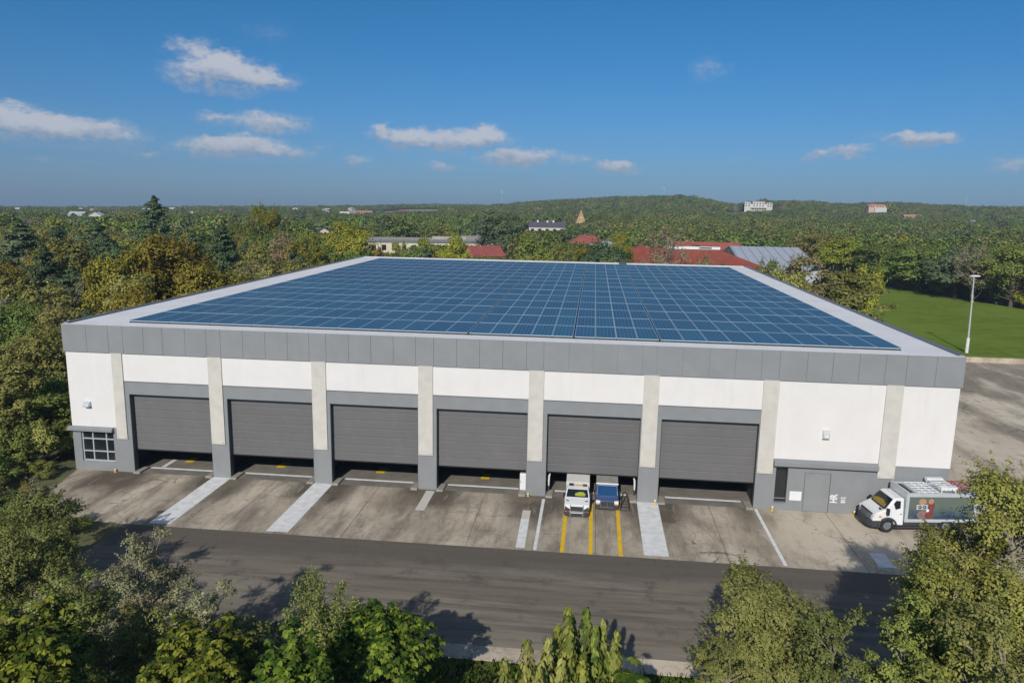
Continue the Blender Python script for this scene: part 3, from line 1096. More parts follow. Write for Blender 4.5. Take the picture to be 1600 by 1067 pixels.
for sx in (-1, 1):
    hl = MB()
    hl.prism([(sx * .95, .50), (sx * .52, .50), (sx * .55, .64), (sx * .93, .88)], -.02, .05, 'y')
    h0 = hl.build('headlight', K['dgrey'], wv_)
    il = MB()
    il.prism([(sx * .92, .46), (sx * .60, .44), (sx * .60, .48), (sx * .92, .52)], -.03, .03, 'y')
    il.build('indicator', K['redlens'], h0)
    mi = MB()
    mi.box(sx * 1.06 - .09, sx * 1.06 + .09, 1.45, 1.6, 1.0, 1.42)
    m0 = mi.build('mirror', K['black'], wv_, bevel=.03)
    vt = MB()
    vt.quad((sx * .86, .95, 1.073), (sx * .62, .80, 1.048), (sx * .66, .70, 1.032), (sx * .86, .78, 1.046))
    vt.build('hood_vent', K['black'], wv_)
    sd = MB()
    sd.box(sx * 1.005 - .012, sx * 1.005 + .012, 1.5, 2.6, .45, 1.08)
    sd.build('side_door', K['dgrey'] if sx < 0 else K['vanwhite'], wv_)
for sx in (-1, 1):
    for yy in (.75, 4.6):
        mb = MB()
        mb.disc_ring((0, 0, 0), 'y', .2, .36, .24, 20)
        o = mb.build('wheel', K['rubber'], wv_, (sx * .88, yy, .36))
        o.rotation_euler = (0, 0, rad(90))
lb = MB()
lb.box(-.72, -.35, 2.5, 2.75, 1.665, 1.78).box(.42, .75, 2.5, 2.72, 1.665, 1.76)
lb.build('roof_light', K['black'], wv_)
lr = MB()
lr.tube([(-.75, 2.62, 1.74), (.78, 2.60, 1.74)], .03, 6).box(-.2, .25, 2.55, 2.7, 1.665, 1.72)
lr.build('roof_bar', K['tan'], wv_)

# --- blue van
bv = empty('parked_van', (47.98, -2.2, 0))
tag(bv, 'blue van with reflecting windscreen and dusty grey roof beside the white van', 'van', 'vans parked in the fifth doorway')
pf = [(.05, .30), (.02, .68), (.16, .86), (.72, .94), (1.62, 1.56), (1.75, 1.62), (1.9, .30)]
iw_ = [.90, .95, .94, .92, .86, .86, .94]
mb = MB()
nn = len(pf)
mb.v += [(-a, y, z) for (y, z), a in zip(pf, iw_)] + [(a, y, z) for (y, z), a in zip(pf, iw_)]
mb.f += [tuple(range(nn)), tuple(range(2 * nn - 1, nn - 1, -1))] + [(i, i + nn, (i + 1) % nn + nn, (i + 1) % nn) for i in range(nn)]
mb.m += [0] * (nn + 2)
mb.build('body', K['bluepaint'], bv, bevel=.05)
rf_ = MB()
rf_.prism([(1.66, 1.63), (1.8, 1.70), (2.7, 1.93), (5.2, 1.93), (5.2, .4), (1.92, .4), (1.92, 1.60)], -.9, .9, 'x')
rf_.build('roof', K['dustygrey'], bv, bevel=.02)
wl = MB()
wl.box(-.92, .92, 1.60, 1.68, 1.585, 1.70)
wl.build('visor', K['vanwhite'], bv, bevel=.02)
g = MB()
def sl2(y):
    return .94 + (y - .72) * (1.56 - .94) / .9
a4 = [(-.82, .80), (.82, .80), (.76, 1.52), (-.76, 1.52)]
g.v += [(x, y, sl2(y) + .014) for x, y in a4] + [(x, y, sl2(y) - .01) for x, y in a4]
g.f += [(0, 1, 2, 3), (7, 6, 5, 4), (0, 4, 5, 1), (1, 5, 6, 2), (2, 6, 7, 3), (3, 7, 4, 0)]
g.m += [0] * 6
ws = g.build('windshield', K['blueglass'], bv)
gl = MB()
gl.tube([(-.84, .78, sl2(.78) + .03), (-.78, 1.54, sl2(1.54) + .03), (.78, 1.54, sl2(1.54) + .03), (.84, .78, sl2(.78) + .03)], .025, 6)
gl.build('trim', K['alu'], ws)
gr = MB()
for k in range(4):
    gr.box(-.50, .50, -.03, .03, .34 + k * .11, .39 + k * .11)
gr.box(-.52, .52, .0, .05, .30, .76)
gr.build('grille', K['dgrey'], bv)
bb = MB()
bb.tube([(-.52, -.06, .28), (-.52, -.08, .78), (0, -.09, .79), (0, -.09, .27)], .035, 6)
bb.tube([(-.55, -.06, .27), (.5, -.06, .26)], .03, 6)
bb.tube([(-.5, -.08, .785), (.55, -.08, .77)], .025, 6)
bb.build('grille_guard', K['chrome'], bv)
bp = MB()
bp.prism([(-.97, .3), (-.94, .0), (-.6, -.08), (.6, -.08), (.94, .0), (.97, .3)], .08, .34, 'z')
bp.build('bumper', K['dgrey'], bv, bevel=.04)
for sx in (-1, 1):
    hl = MB()
    hl.prism([(sx * .92, .58), (sx * .58, .58), (sx * .58, .80), (sx * .90, .84)], -.03, .06, 'y')
    h0 = hl.build('headlight', K['lamp'], bv)
    il = MB()
    il.box(*sorted((sx * .90, sx * .62)), -.045, -.01, .48, .56)
    il.build('indicator', K['amber'], h0)
    mi = MB()
    mi.box(sx * 1.02 - .07, sx * 1.02 + .07, .95, 1.08, .95, 1.30)
    mi.build('mirror', K['black'], bv, bevel=.03)
    sd = MB()
    sd.box(sx * .955 - .012, sx * .955 + .012, .9, 1.8, .4, .95)
    sd.build('side_door', K['black'] if sx > 0 else K['bluepaint'], bv)
    for yy in (.6, 4.2):
        mb = MB()
        mb.disc_ring((0, 0, 0), 'y', .18, .34, .22, 20)
        o = mb.build('wheel', K['rubber'], bv, (sx * .84, yy, .34))
        o.rotation_euler = (0, 0, rad(90))

# --- box van at the right end of the facade (its nose points along local +x)
ang = rad(187.5)
fx, nx = Vector((math.cos(ang), math.sin(ang), 0)), Vector((-math.sin(ang), math.cos(ang), 0))
org = Vector((69.38, -3.27, 0)) - nx * 1.22
bvn = empty('box_van', org, ang)
tag(bvn, 'white cab box van with printed side panel and roof racks, half behind the big tree', 'van')
hw = 1.28
pf = [(-1.22, .62), (-1.22, 2.72), (-.62, 2.74), (-.42, 2.66), (.22, 1.84), (.86, 1.55), (1.08, 1.30), (1.16, .62)]
iw_ = [hw, hw - .20, hw - .22, hw - .22, hw - .06, hw - .10, hw - .14, hw - .12]
mb = MB()
nn = len(pf)
mb.v += [(x, -a, z) for (x, z), a in zip(pf, iw_)] + [(x, a, z) for (x, z), a in zip(pf, iw_)]
mb.f += [tuple(range(nn)), tuple(range(2 * nn - 1, nn - 1, -1))] + [(i, i + nn, (i + 1) % nn + nn, (i + 1) % nn) for i in range(nn)]
mb.m += [0] * (nn + 2)
mb.build('cab', K['vanwhite'], bvn, bevel=.07)
# windscreen
def sl3(x):
    return 2.66 + (x + .42) * (1.84 - 2.66) / .64
g = MB()
a4 = [(.20, -1.10), (.20, 1.10), (-.38, .98), (-.38, -.98)]
dx, dz = .012, .012
g.v += [(x + dx, y, sl3(x) + dz) for x, y in a4] + [(x - .02, y, sl3(x) - .02) for x, y in a4]
g.f += [(0, 1, 2, 3), (7, 6, 5, 4), (0, 4, 5, 1), (1, 5, 6, 2), (2, 6, 7, 3), (3, 7, 4, 0)]
g.m += [0] * 6
ws = g.build('windshield', K['glass'], bvn)
sv = MB()
sv.add([(x + .02, y, sl3(x) + .02) for x, y in ((.17, -.9), (.17, .80), (.02, .86), (-.12, .2), (-.08, -.5), (.02, -.95))], [(0, 1, 2, 3, 4, 5)])
sv.build('sunshade', K['olive_shade'], ws)
wp = MB()
wp.tube([(.24, -.95, 1.86), (.26, 1.0, 1.86)], .035, 6)
wp.build('wiper_cowl', K['black'], bvn)
# side windows and doors
for s in (1, -1):
    def wy(z, s=s):
        return s * (hw - (z - .62) / 2.1 * .20 + .012)
    g = MB()
    poly = [(-.95, 1.95), (-.95, 2.52), (-.60, 2.54), (.02, 1.78), (-.10, 1.72)]
    g.add([(x, wy(z), z) for x, z in poly] + [(x, wy(z) - s * .03, z) for x, z in poly],
          [tuple(range(5)), tuple(range(9, 4, -1))] + [(i, (i + 1) % 5, (i + 1) % 5 + 5, i + 5) for i in range(5)])
    dn = MB()
    poly2 = [(-1.14, .72), (-1.14, 1.88), (-.05, 1.66), (-.02, .95), (-.25, .72)]
    dn.add([(x, wy(z) - s * .004, z) for x, z in poly2] + [(x, wy(z) - s * .03, z) for x, z in poly2],
           [tuple(range(5)), tuple(range(9, 4, -1))] + [(i, (i + 1) % 5, (i + 1) % 5 + 5, i + 5) for i in range(5)])
    door = dn.build('door', K['vanwhite'], bvn)
    g.build('side_window', K['glass'], door)
    hd = MB()
    hd.box(-1.05, -.95, *sorted((wy(1.5), wy(1.5) + s * .04)), 1.48, 1.54)
    hd.build('handle', K['black'], door)
    mi = MB()
    mi.box(.02, .20, *sorted((wy(1.8) + s * .08, wy(1.8) + s * .34)), 1.50, 2.02)
    mi.box(.06, .12, *sorted((wy(1.8), wy(1.8) + s * .1)), 1.6, 1.68)
    mi.build('mirror', K['black'], bvn, bevel=.04)
    # headlamp
    hl = MB()
    hl.prism([(.62, 1.26), (1.0, 1.18), (1.10, 1.34), (.80, 1.50)], *sorted((s * (hw - .34), s * (hw - .06))), 'y')
    h0 = hl.build('headlight', K['lamp'], bvn, bevel=.03)
    il = MB()
    il.prism([(.48, 1.22), (.66, 1.20), (.66, 1.36), (.50, 1.36)], *sorted((s * (hw - .2), s * (hw - .045))), 'y')
    il.build('indicator', K['amber'], h0)
    # wheel arch trim
    ar_ = MB()
    pts = [(.0 + .69 * math.cos(a), s * (hw - .0), .52 + .66 * math.sin(a)) for a in [rad(x) for x in range(-5, 186, 19)]]
    ar_.tube(pts, .09, 6)
    ar_.build('wheel_arch', K['dgrey'], bvn)
    wheel(bvn, 0.0, s * (hw - .16), .56, .32)
    wheel(bvn, -4.6, s * (hw - .16), .56, .32)
bp = MB()
bp.prism([(.55, -hw - .02), (1.12, -hw + .10), (1.34, -.75), (1.38, 0), (1.34, .75), (1.12, hw - .10), (.55, hw + .02), (.55, hw - .3), (.95, hw - .4), (.95, -hw + .4), (.55, -hw + .3)],
         .42, .95, 'z')
bp.build('bumper', K['dgrey'], bvn, bevel=.06)
gr = MB()
for k in range(6):
    gr.prism([(1.08, -.86), (1.26, -.55), (1.29, 0), (1.26, .55), (1.08, .86)], .98 + k * .075, 1.025 + k * .075, 'z')
gr.build('grille', K['trim'], bvn)
gb = MB()
gb.prism([(1.02, -.9), (1.20, -.58), (1.24, 0), (1.20, .58), (1.02, .9)], .955, 1.44, 'z')
gb.build('grille_back', K['black'], bvn)
hv = MB()
hv.add([(.34, .55, 1.812), (.34, .95, 1.80), (.52, .92, 1.722), (.46, .60, 1.752)], [(0, 1, 2, 3)])
hv.build('hood_vent', K['black'], bvn)
# cargo box
cbx = MB()
cbx.box(-6.9, -1.30, -1.27, 1.27, .86, 3.06)
box = cbx.build('cargo_box', K['alu'], bvn, bevel=.03)
m, t, b, _ = newmat('side_print')
P = N(t, 'ShaderNodeTexCoord').outputs['Object']
sp = N(t, 'ShaderNodeSeparateXYZ')
t.links.new(P, sp.inputs[0])
c = MIX(t, ramp(t, M(t, 'ADD', sp.outputs['Z'], M(t, 'MULTIPLY', noise(t, 1.2, 4, .6, P), .6)), 1.5, 2.6), (.025, .055, .11), (.125, .155, .12))
c = MIX(t, ramp(t, noise(t, .9, 3, .6, P), .4, .65, 0, .6), c, (.12, .16, .14))
t.links.new(c, b.inputs['Base Color'])
b.inputs['Roughness'].default_value = .35
sp_ = MB()
sp_.box(-6.6, -1.52, 1.273, 1.285, 1.14, 2.92)
prn = sp_.build('side_panel', m, bvn)
skin, cloth = paint('print_skin', (.46, .25, .15), .4, .1, 5), paint('print_cloth', (.20, .055, .05), .4, .2, 5)
cloth2 = paint('print_cloth_grey', (.26, .17, .16), .4, .2, 5)
def blob(cx, cz, rx, rz, y0, y1, mat, name, n=14, sq=2.0):
    mb = MB()
    pr = []
    for k in range(n):
        a = 2 * math.pi * k / n
        ca, sa = math.cos(a), math.sin(a)
        pr.append((cx + rx * abs(ca) ** (2 / sq) * (1 if ca > 0 else -1), cz + rz * abs(sa) ** (2 / sq) * (1 if sa > 0 else -1)))
    mb.prism(pr, y0, y1, 'y')
    return mb.build(name, mat, prn)
blob(-2.62, 1.48, .42, .34, 1.286, 1.290, cloth2, 'printed_figure')
blob(-3.15, 1.45, .36, .30, 1.286, 1.291, cloth, 'printed_figure')
blob(-3.25, 2.15, .26, .50, 1.286, 1.290, cloth, 'printed_figure')
blob(-2.55, 2.55, .30, .26, 1.286, 1.290, skin, 'printed_face')
blob(-3.20, 2.58, .20, .22, 1.291, 1.294, skin, 'printed_face')
pb = MB()
pb.box(-2.98, -2.10, 1.292, 1.296, 1.92, 2.32)
pb.build('printed_sign', K['alu'], prn)
for cx in (-2.36, -2.72):
    mb = MB()
    mb.disc_ring((cx, 1.299, 2.12), 'y', .06, .13, .004, 14)
    mb.build('printed_ring', K['dgrey'], prn)
blob(-3.0, 1.85, .12, .12, 1.292, 1.295, K['linewhite'], 'printed_hand')
fr = MB()
for (x0, x1, z0, z1) in ((-6.72, -1.36, .95, 1.07), (-6.72, -1.36, 2.95, 3.03), (-1.46, -1.36, 1.07, 2.95)):
    fr.box(x0, x1, 1.272, 1.30, z0, z1)
fr.build('panel_frame', K['alu'], bvn)
ch = MB()
ch.box(-6.8, -1.0, -1.1, 1.1, .52, .84).box(-6.5, -.62, 1.12, 1.22, .36, .50).box(-6.5, -.62, -1.22, -1.12, .36, .50)
ch.build('chassis', K['dgrey'], bvn)
# roof equipment
hp = MB()
hp.box(-2.05, -1.55, -1.1, 1.1, 3.062, 3.12)
hp.build('roof_hatch', K['black'], bvn)
tr = MB()
tr.box(-1.45, -1.32, -1.26, 1.26, 3.062, 3.30).box(-6.8, -1.46, 1.18, 1.27, 3.062, 3.22).box(-6.8, -1.46, -1.27, -1.18, 3.062, 3.22)
tr.build('roof_rail', K['alu'], bvn)
def rack(x0, x1, z, mat, name, nx_, ny_):
    mb = MB()
    for k in range(nx_):
        x = x0 + (x1 - x0) * k / (nx_ - 1)
        mb.box(x - .04, x + .04, -1.14, 1.14, z, z + .06)
    for k in range(ny_):
        y = -1.0 + 2.0 * k / (ny_ - 1)
        mb.box(x0 + .05, x1 - .05, y - .045, y + .045, z + .062, z + .11)
    for x in (x0 + .06, x1 - .06):
        for y in (-1.05, 1.05):
            mb.box(x - .03, x + .03, y - .03, y + .03, 3.063, z)
    mb.build(name, mat, bvn)
rack(-3.9, -2.2, 3.16, K['vanwhite'], 'ladder_rack', 4, 5)
rack(-5.2, -4.0, 3.52, K['vanwhite'], 'raised_rack', 2, 6)
rp = MB()
rp.box(-5.25, -3.95, .70, 1.15, 3.40, 3.66).box(-5.25, -3.95, -1.15, -.8, 3.40, 3.66)
rp.build('rack_side', K['vanwhite'], bvn)
rack(-6.85, -5.3, 3.30, K['redrack'], 'roof_bars', 3, 6)

# ------------------------------------------------------------------ lamp post, wall
pb_ = (110.07, 73.0, .75)
lpst = empty('lamp_post', pb_)
tag(lpst, 'tall slim pale lamp post standing on the lawn', 'lamp post')
mb = MB()
mb.tube([(0, 0, 0), (0, 0, 2.55)], [.27, .25], 10)
mb.build('base', K['linewhite'], lpst)
mb = MB()
mb.tube([(0, 0, 2.55), (-.15, 0, 8), (-.35, 0, 13.0)], [.15, .12, .09], 8)
mb.build('pole', K['alu'], lpst)
mb = MB()
mb.prism([(-1.0, 12.98), (-.9, 13.16), (-.35, 13.24), (.45, 13.22), (.62, 13.08), (.4, 13.0)], -.28, .28, 'y')
mb.build('lamp_head', K['vanwhite'], lpst, bevel=.04)
mb = MB()
mb.box(-1.4, -.9, -.03, .03, 13.2, 13.25).box(-1.42, -1.36, -.05, .05, 13.2, 13.38)
mb.build('sensor', K['dgrey'], lpst)
mb = MB()
for k in range(12):
    x = 76 + k * 6.2
    mb.box(x + .012, x + 6.188, 68.42, 68.92, 0.004, .83)
rw = mb.build('retaining_wall', K['kerbc'])
tag(rw, 'low pale concrete retaining wall between the yard and the lawn', 'wall')

# ------------------------------------------------------------------ background buildings
PROT = []          # (u0, u1, v_low, y): picture windows through which each far building is seen


def bwin(parent, rects, mat='glass'):
    for (x0, x1, y, z0, z1) in rects:
        mb = MB()
        mb.box(x0, x1, y - .04, y + .03, z0, z1)
        mb.build('window', K[mat], parent)


def hall(name, label, cat, loc, rz, wx, dy, zw, zr, wallm, roofm, kind='gable_x', wins=0, group=None, over=.4):
    """box with a roof, centred on loc; ridge along local x (gable_x / hip) or y (gable_y), or flat"""
    e = empty(name, loc, rz)
    tag(e, label, cat, group)
    x, y = wx / 2, dy / 2
    mb = MB()
    mb.box(-x, x, -y, y, -1.5, zw)
    if kind == 'gable_x':
        for s in (-x, x):
            mb.prism([(-y, zw), (y, zw), (0, zr - .05)], s - .15 * np.sign(s), s, 'x')
    if kind == 'gable_y':
        for s in (-y, y):
            mb.prism([(-x, zw), (x, zw), (0, zr - .05)], s - .15 * np.sign(s), s, 'y')
    mb.build('wall', K[wallm], e)
    r = MB()
    X_, Y_ = x + over, y + over
    t_ = .18
    if kind == 'gable_x':
        r.prism([(-Y_, zw - .1), (0, zr), (Y_, zw - .1), (Y_, zw - .1 + t_), (0, zr + t_), (-Y_, zw - .1 + t_)], -X_, X_, 'x')
    elif kind == 'gable_y':
        r.prism([(-X_, zw - .1), (0, zr), (X_, zw - .1), (X_, zw - .1 + t_), (0, zr + t_), (-X_, zw - .1 + t_)], -Y_, Y_, 'y')
    elif kind == 'half_hip':
        q = min(Y_, X_ * .95)
        v = [(-X_, -Y_, zw), (X_, -Y_, zw), (X_, Y_, zw), (-X_, Y_, zw), (-X_, 0, zr), (X_ - q, 0, zr)]
        r.add(v, [(0, 1, 5, 4), (1, 2, 5), (2, 3, 4, 5), (3, 0, 4), (3, 2, 1, 0)])
    elif kind == 'hip':
        q = min(Y_, X_ * .95)
        v = [(-X_, -Y_, zw), (X_, -Y_, zw), (X_, Y_, zw), (-X_, Y_, zw), (-X_ + q, 0, zr), (X_ - q, 0, zr)]
        r.add(v, [(0, 1, 5, 4), (1, 2, 5), (2, 3, 4, 5), (3, 0, 4), (3, 2, 1, 0)])
    else:
        r.box(-X_, X_, -Y_, Y_, zw + .002, zr)
    r.build('roof', K[roofm], e)
    if wins:
        st = wx / wins
        bwin(e, [(-x + (k + .28) * st, -x + (k + .72) * st, -y, zw * .38, zw * .78) for k in range(wins)])
    return e


def seams_(e, x0, x1, y0, y1, z0, z1, n, mat):
    """standing seams on a roof plane that rises from y0,z0 to y1,z1"""
    mb = MB()
    for k in range(n + 1):
        x = x0 + (x1 - x0) * k / n
        mb.add([(x - .05, y0, z0), (x + .05, y0, z0), (x + .05, y1, z1), (x - .05, y1, z1),
                (x - .05, y0, z0 + .12), (x + .05, y0, z0 + .12), (x + .05, y1, z1 + .12), (x - .05, y1, z1 + .12)],
               [(4, 5, 6, 7), (0, 4, 7, 3), (1, 2, 6, 5), (0, 1, 5, 4)])
    mb.build('roof_seam', mat, e)


# big red hall behind the warehouse
e = hall('red_hall', 'large hall with a broad brick red roof right behind the warehouse', 'hall', (80.5, 207, 0), rad(5), 44, 28, 4.6, 10.2, 'wallwhite', 'redroof', 'half_hip', 8)
mb = MB()
mb.box(-9, 9, -1.2, 1.2, 9.9, 10.8)
rl = mb.build('ridge_light', K['vanwhite'], e)
mb = MB()
mb.box(2, 6, -1.35, -1.21, 10.2, 10.6)
mb.build('skylight', K['glass'], rl)
PROT.append((985, 1185, 414, 195))
# metal roofed shed to its right
e = hall('metal_shed', 'wide shed with pale grey metal roof right of the red hall', 'shed', (111, 238, 0), rad(-2), 25, 74, 4.2, 9.6, 'greyroof', 'greyroof', 'gable_x', 0)
seams_(e, -12.5, 12.5, -37.4, 0, 4.28, 9.78, 8, K['trim'])
PROT.append((1130, 1236, 404, 200))
e = hall('pink_shed', 'low pink roofed shed seen just above the red hall ridge', 'shed', (93, 262, 0), 0, 26, 10, 6, 9.8, 'wallwhite', 'redroof2', 'gable_x')
PROT.append((1080, 1138, 384, 255))
e = hall('green_gable_shed', 'small pale green gabled shed left of the big red hall', 'shed', (66.5, 258, 0), rad(12), 11, 9, 4.0, 8.2, 'wallwhite', 'redroof2', 'gable_y')
PROT.append((985, 1015, 390, 250))
e = hall('red_house', 'house with a dull red roof among the trees behind the warehouse', 'house', (42.5, 345, 0), rad(6), 19, 12, 4.4, 8.4, 'wallwhite', 'redroof2', 'hip', 4)
PROT.append((888, 945, 381, 335))
e = hall('grey_house', 'small house with a pale grey roof right of the dull red roofed house', 'house', (55.5, 322, 0), rad(-8), 10, 8, 3.4, 6.4, 'wallwhite', 'greyroof', 'gable_x')
PROT.append((940, 962, 386, 315))
# long cream building
e = hall('cream_school', 'long cream building with flat tan roof and windows behind the lime green tree', 'building', (-36, 290, 0), rad(13), 64, 22, 6.2, 7.3, 'cream', 'creamroof', 'flat', 14)
mb = MB()
mb.box(-32.45, 32.45, -11.45, -11.41, 6.0, 7.25)
mb.build('eave_band', K['trim'], e)
mb = MB()
mb.box(6, 22, -3, 4, 7.31, 8.4)
mb.build('roof_unit', K['creamroof'], e)
PROT.append((515, 735, 384, 275))
PROT.append((585, 625, 396, 275))
e = hall('flat_hall', 'low building with long pale flat roof behind the cream building', 'building', (-2, 352, 0), rad(6), 58, 26, 5.2, 6.0, 'wallwhite', 'creamroof', 'flat', 0)
mb = MB()
mb.box(-16, -10, -4, 0, 6.01, 7.4)
mb.build('roof_unit', K['trim'], e)
PROT.append((665, 740, 374, 335))
# cottage with red roof and tan gable
e = hall('red_cottage', 'cream cottage with dark red roof and tan gable just over the roof edge', 'cottage', (2.5, 238, 0), rad(36), 14, 9, 3.6, 7.4, 'tan', 'redroof2', 'gable_x', 3)
PROT.append((722, 792, 404, 230))
e = hall('yellow_gable_house', 'house with a yellow gable and dark roof left of the lime green tree', 'house', (-133, 428, -1.5), rad(20), 12, 22, 3.8, 7.8, 'cream', 'darkroof', 'gable_y', 3)
PROT.append((488, 528, 364, 415))
e = hall('dark_roof_block', 'long white block under a dark purple roof below the tan gable', 'building', (7, 570, 0), rad(3), 30, 14, 5.4, 9.6, 'wallwhite', 'darkroof', 'gable_x', 5)
mb = MB()
for cx in (-8, 0, 5):
    mb.box(cx - .7, cx + .7, -.7, .7, 9.0, 10.8)
mb.build('chimney', K['vanwhite'], e)
PROT.append((818, 880, 361, 560))
e = hall('tan_gable_church', 'tall steep tan gable standing above the trees before the hill', 'church', (35, 545, 2), rad(3), 13, 5, 1.0, 18.3, 'tan', 'tan', 'gable_y', 0, over=.2)
bwin(e, [(-1.2, -.5, -2.5, 7.5, 9.5), (.4, 1.0, -2.5, 7.5, 9.5), (-.4, .3, -2.5, 11.5, 13)], 'cream')
PROT.append((896, 920, 347, 535))
# mansion on the hill
gzm = float(terrain(272, 1040))
e = empty('mansion', (272, 1040, gzm))
tag(e, 'white stone mansion with columns on the hillside clearing', 'mansion')
mb = MB()
ztop = 32.5 - gzm
mb.box(-19, 19, -7, 7, -3, ztop * .72).box(-19, -11, -8, 7.2, -3, ztop * .95).box(11, 18.5, -8, 7.2, -3, ztop * .9).box(-8, 8, -7.6, 5, -3, ztop)
mb.build('wall', K['wallwhite'], e)
mb = MB()
mb.box(-9, 9, -8.2, 6, ztop + .002, ztop + .7).box(-11.02, -9.1, -7.1, 6, ztop * .72 + .002, ztop * .72 + .7).box(9.1, 10.98, -7.1, 6, ztop * .72 + .002, ztop * .72 + .7)
mb.build('roof', K['creamroof'], e)
bwin(e, [(x - .8, x + .8, -7.65 if abs(x) < 8 else -8.05, z, z + 1.6) for x in (-17, -13, -6, -2, 2, 6, 13, 16.5) for z in (ztop * .45, ztop * .7)])
mb = MB()
for x in np.linspace(-10, 10, 7):
    mb.tube([(x, -11, -3), (x, -11, ztop * .3)], .4, 8)
mb.box(-10.8, 10.8, -11.6, -7.62, ztop * .3, ztop * .36)
mb.build('portico', K['wallwhite'], e)
PROT.append((1160, 1206, 329, 1030))
gzp = float(terrain(466, 1140))
e = empty('hillside_villa', (466, 1140, gzp))
tag(e, 'pink and white villa among trees on the right hillside', 'villa')
mb = MB()
mb.box(-12, 12, -6, 6, -2, 30.0 - gzp)
mb.build('wall', K['pinkwall'], e)
mb = MB()
mb.box(-4, 13, -9, -6.01, -2, 27.5 - gzp)
mb.build('wing', K['wallwhite'], e)
mb = MB()
mb.prism([(-13, 30.002 - gzp), (13, 30.002 - gzp), (9, 32.5 - gzp), (-9, 32.5 - gzp)], -6.5, 6.5, 'y')
mb.build('roof', K['orangewall'], e)
bwin(e, [(x - .9, x + .9, -6.02, 28 - gzp, 29.4 - gzp) for x in (-9, -6, 0, 4, 8)])
PROT.append((1352, 1388, 333, 1130))
px = aty(1425, 337, 900)
e = hall('orange_roof_block', 'low block with an orange roof below the pink villa', 'building', (px[0], 900, px[2] - 5.5), 0, 20, 10, 4, 6.5, 'wallwhite', 'orangewall', 'gable_x')
PROT.append((1412, 1445, 339, 890))
px = aty(1522, 346, 800)
e = hall('white_gable_house', 'tiny white gabled house in the woods below the orange roof', 'house', (px[0], 800, px[2] - 6), rad(20), 5, 9, 4, 7, 'wallwhite', 'greyroof', 'gable_y')
PROT.append((1517, 1527, 348, 790))
px = aty(567, 331, 1140)
e = hall('orange_brick_block', 'long orange brick block on the far left plain', 'building', (px[0], 1140, px[2] - 7), 0, 36, 14, 8, 8.6, 'orangewall', 'creamroof', 'flat', 9)
PROT.append((548, 588, 335, 1130))
# housing estate on the left plain: many small pale roofs
rng = random.Random(8)
k = 0
for (u, v, Y) in [(432, 340, 760), (440, 337, 790), (447, 341, 750), (452, 336, 820), (458, 339, 770), (464, 335, 840), (470, 339, 790), (436, 335, 850), (428, 336, 870), (446, 333, 900), (472, 334, 880), (457, 334, 930)]:
    p_ = aty(u, v, Y)
    e = hall('estate_house', 'pale house packed in the distant housing estate on the left plain', 'house', (p_[0], Y, p_[2] - 6), rad(rng.uniform(-25, 25)), rng.uniform(5.5, 8), 8, 4.5, 7.5,
             'wallwhite', rng.choice(['greyroof', 'greyroof', 'darkroof']), rng.choice(['gable_x', 'gable_y']), 2, 'houses of the distant housing estate')
PROT.append((425, 476, 344, 740))
for (u, v, Y, wd, wm, rm, lab, kd) in [
        (53, 347, 330, 9, 'wallwhite', 'darkroof', 'house with a purple grey roof at the left edge above the woods', 'gable_x'),
        (128, 348, 330, 13, 'wallwhite', 'vanwhite', 'low house with a bright white roof above the left woods', 'gable_x'),
        (279, 352, 300, 12, 'wallwhite', 'greyroof', 'shed with a blue grey rounded roof right of the tall pine', 'gable_y'),
        (152, 334, 520, 9, 'wallwhite', 'wallwhite', 'far white house on the left plain behind the woods', 'gable_y'),
        (122, 333, 540, 12, 'wallwhite', 'greyroof', 'far grey roofed house beside the far white house', 'gable_x')]:
    p_ = aty(u, v, Y)
    z0 = min(p_[2] - 6.5, float(terrain(p_[0], Y)) + 4)
    hall('wood_edge_house', lab, 'house', (p_[0], Y, p_[2] - 6.5), rad(10), wd, 9, 5, 7.6, wm, rm, kd, 2)
    PROT.append((u - 11, u + 11, v + 5, Y - 8))
hall('dark_shed', 'low dark shed just right of the red hall beside the roof corner', 'shed', (104.5, 186, 0), rad(-4), 9, 7, 3.3, 3.9, 'darkroof', 'lawn', 'flat')
PROT.append((1178, 1206, 428, 180))
hall('grey_shelter', 'grey roofed shelter among the trees at the lawn corner', 'shelter', (133, 219, 0), rad(-10), 6.5, 5, 1.9, 3.2, 'greyroof', 'greyroof', 'gable_x', 0)
PROT.append((1296, 1316, 421, 212))
rng = random.Random(31)
for k in range(20):
    u, v, Y = rng.uniform(20, 640), rng.uniform(325.5, 333), rng.uniform(900, 1400)
    p_ = aty(u, v, Y)
    hall('far_house', 'tiny pale house far out on the left plain below the skyline', 'house', (p_[0], Y, p_[2] - 5.5), rad(rng.uniform(-40, 40)), rng.uniform(6, 13), 8, 4.5, 7.2,
         'wallwhite', rng.choice(['greyroof', 'wallwhite', 'creamroof', 'redroof2']), rng.choice(['gable_x', 'gable_y']), 0, 'far houses on the left plain')
    PROT.append((u - 4, u + 4, v + 1.5, Y - 8))
# far fields and bare earth, seen as pale bands
CLEAR = []        # (x0, x1, y0, y1) open ground where no trees stand


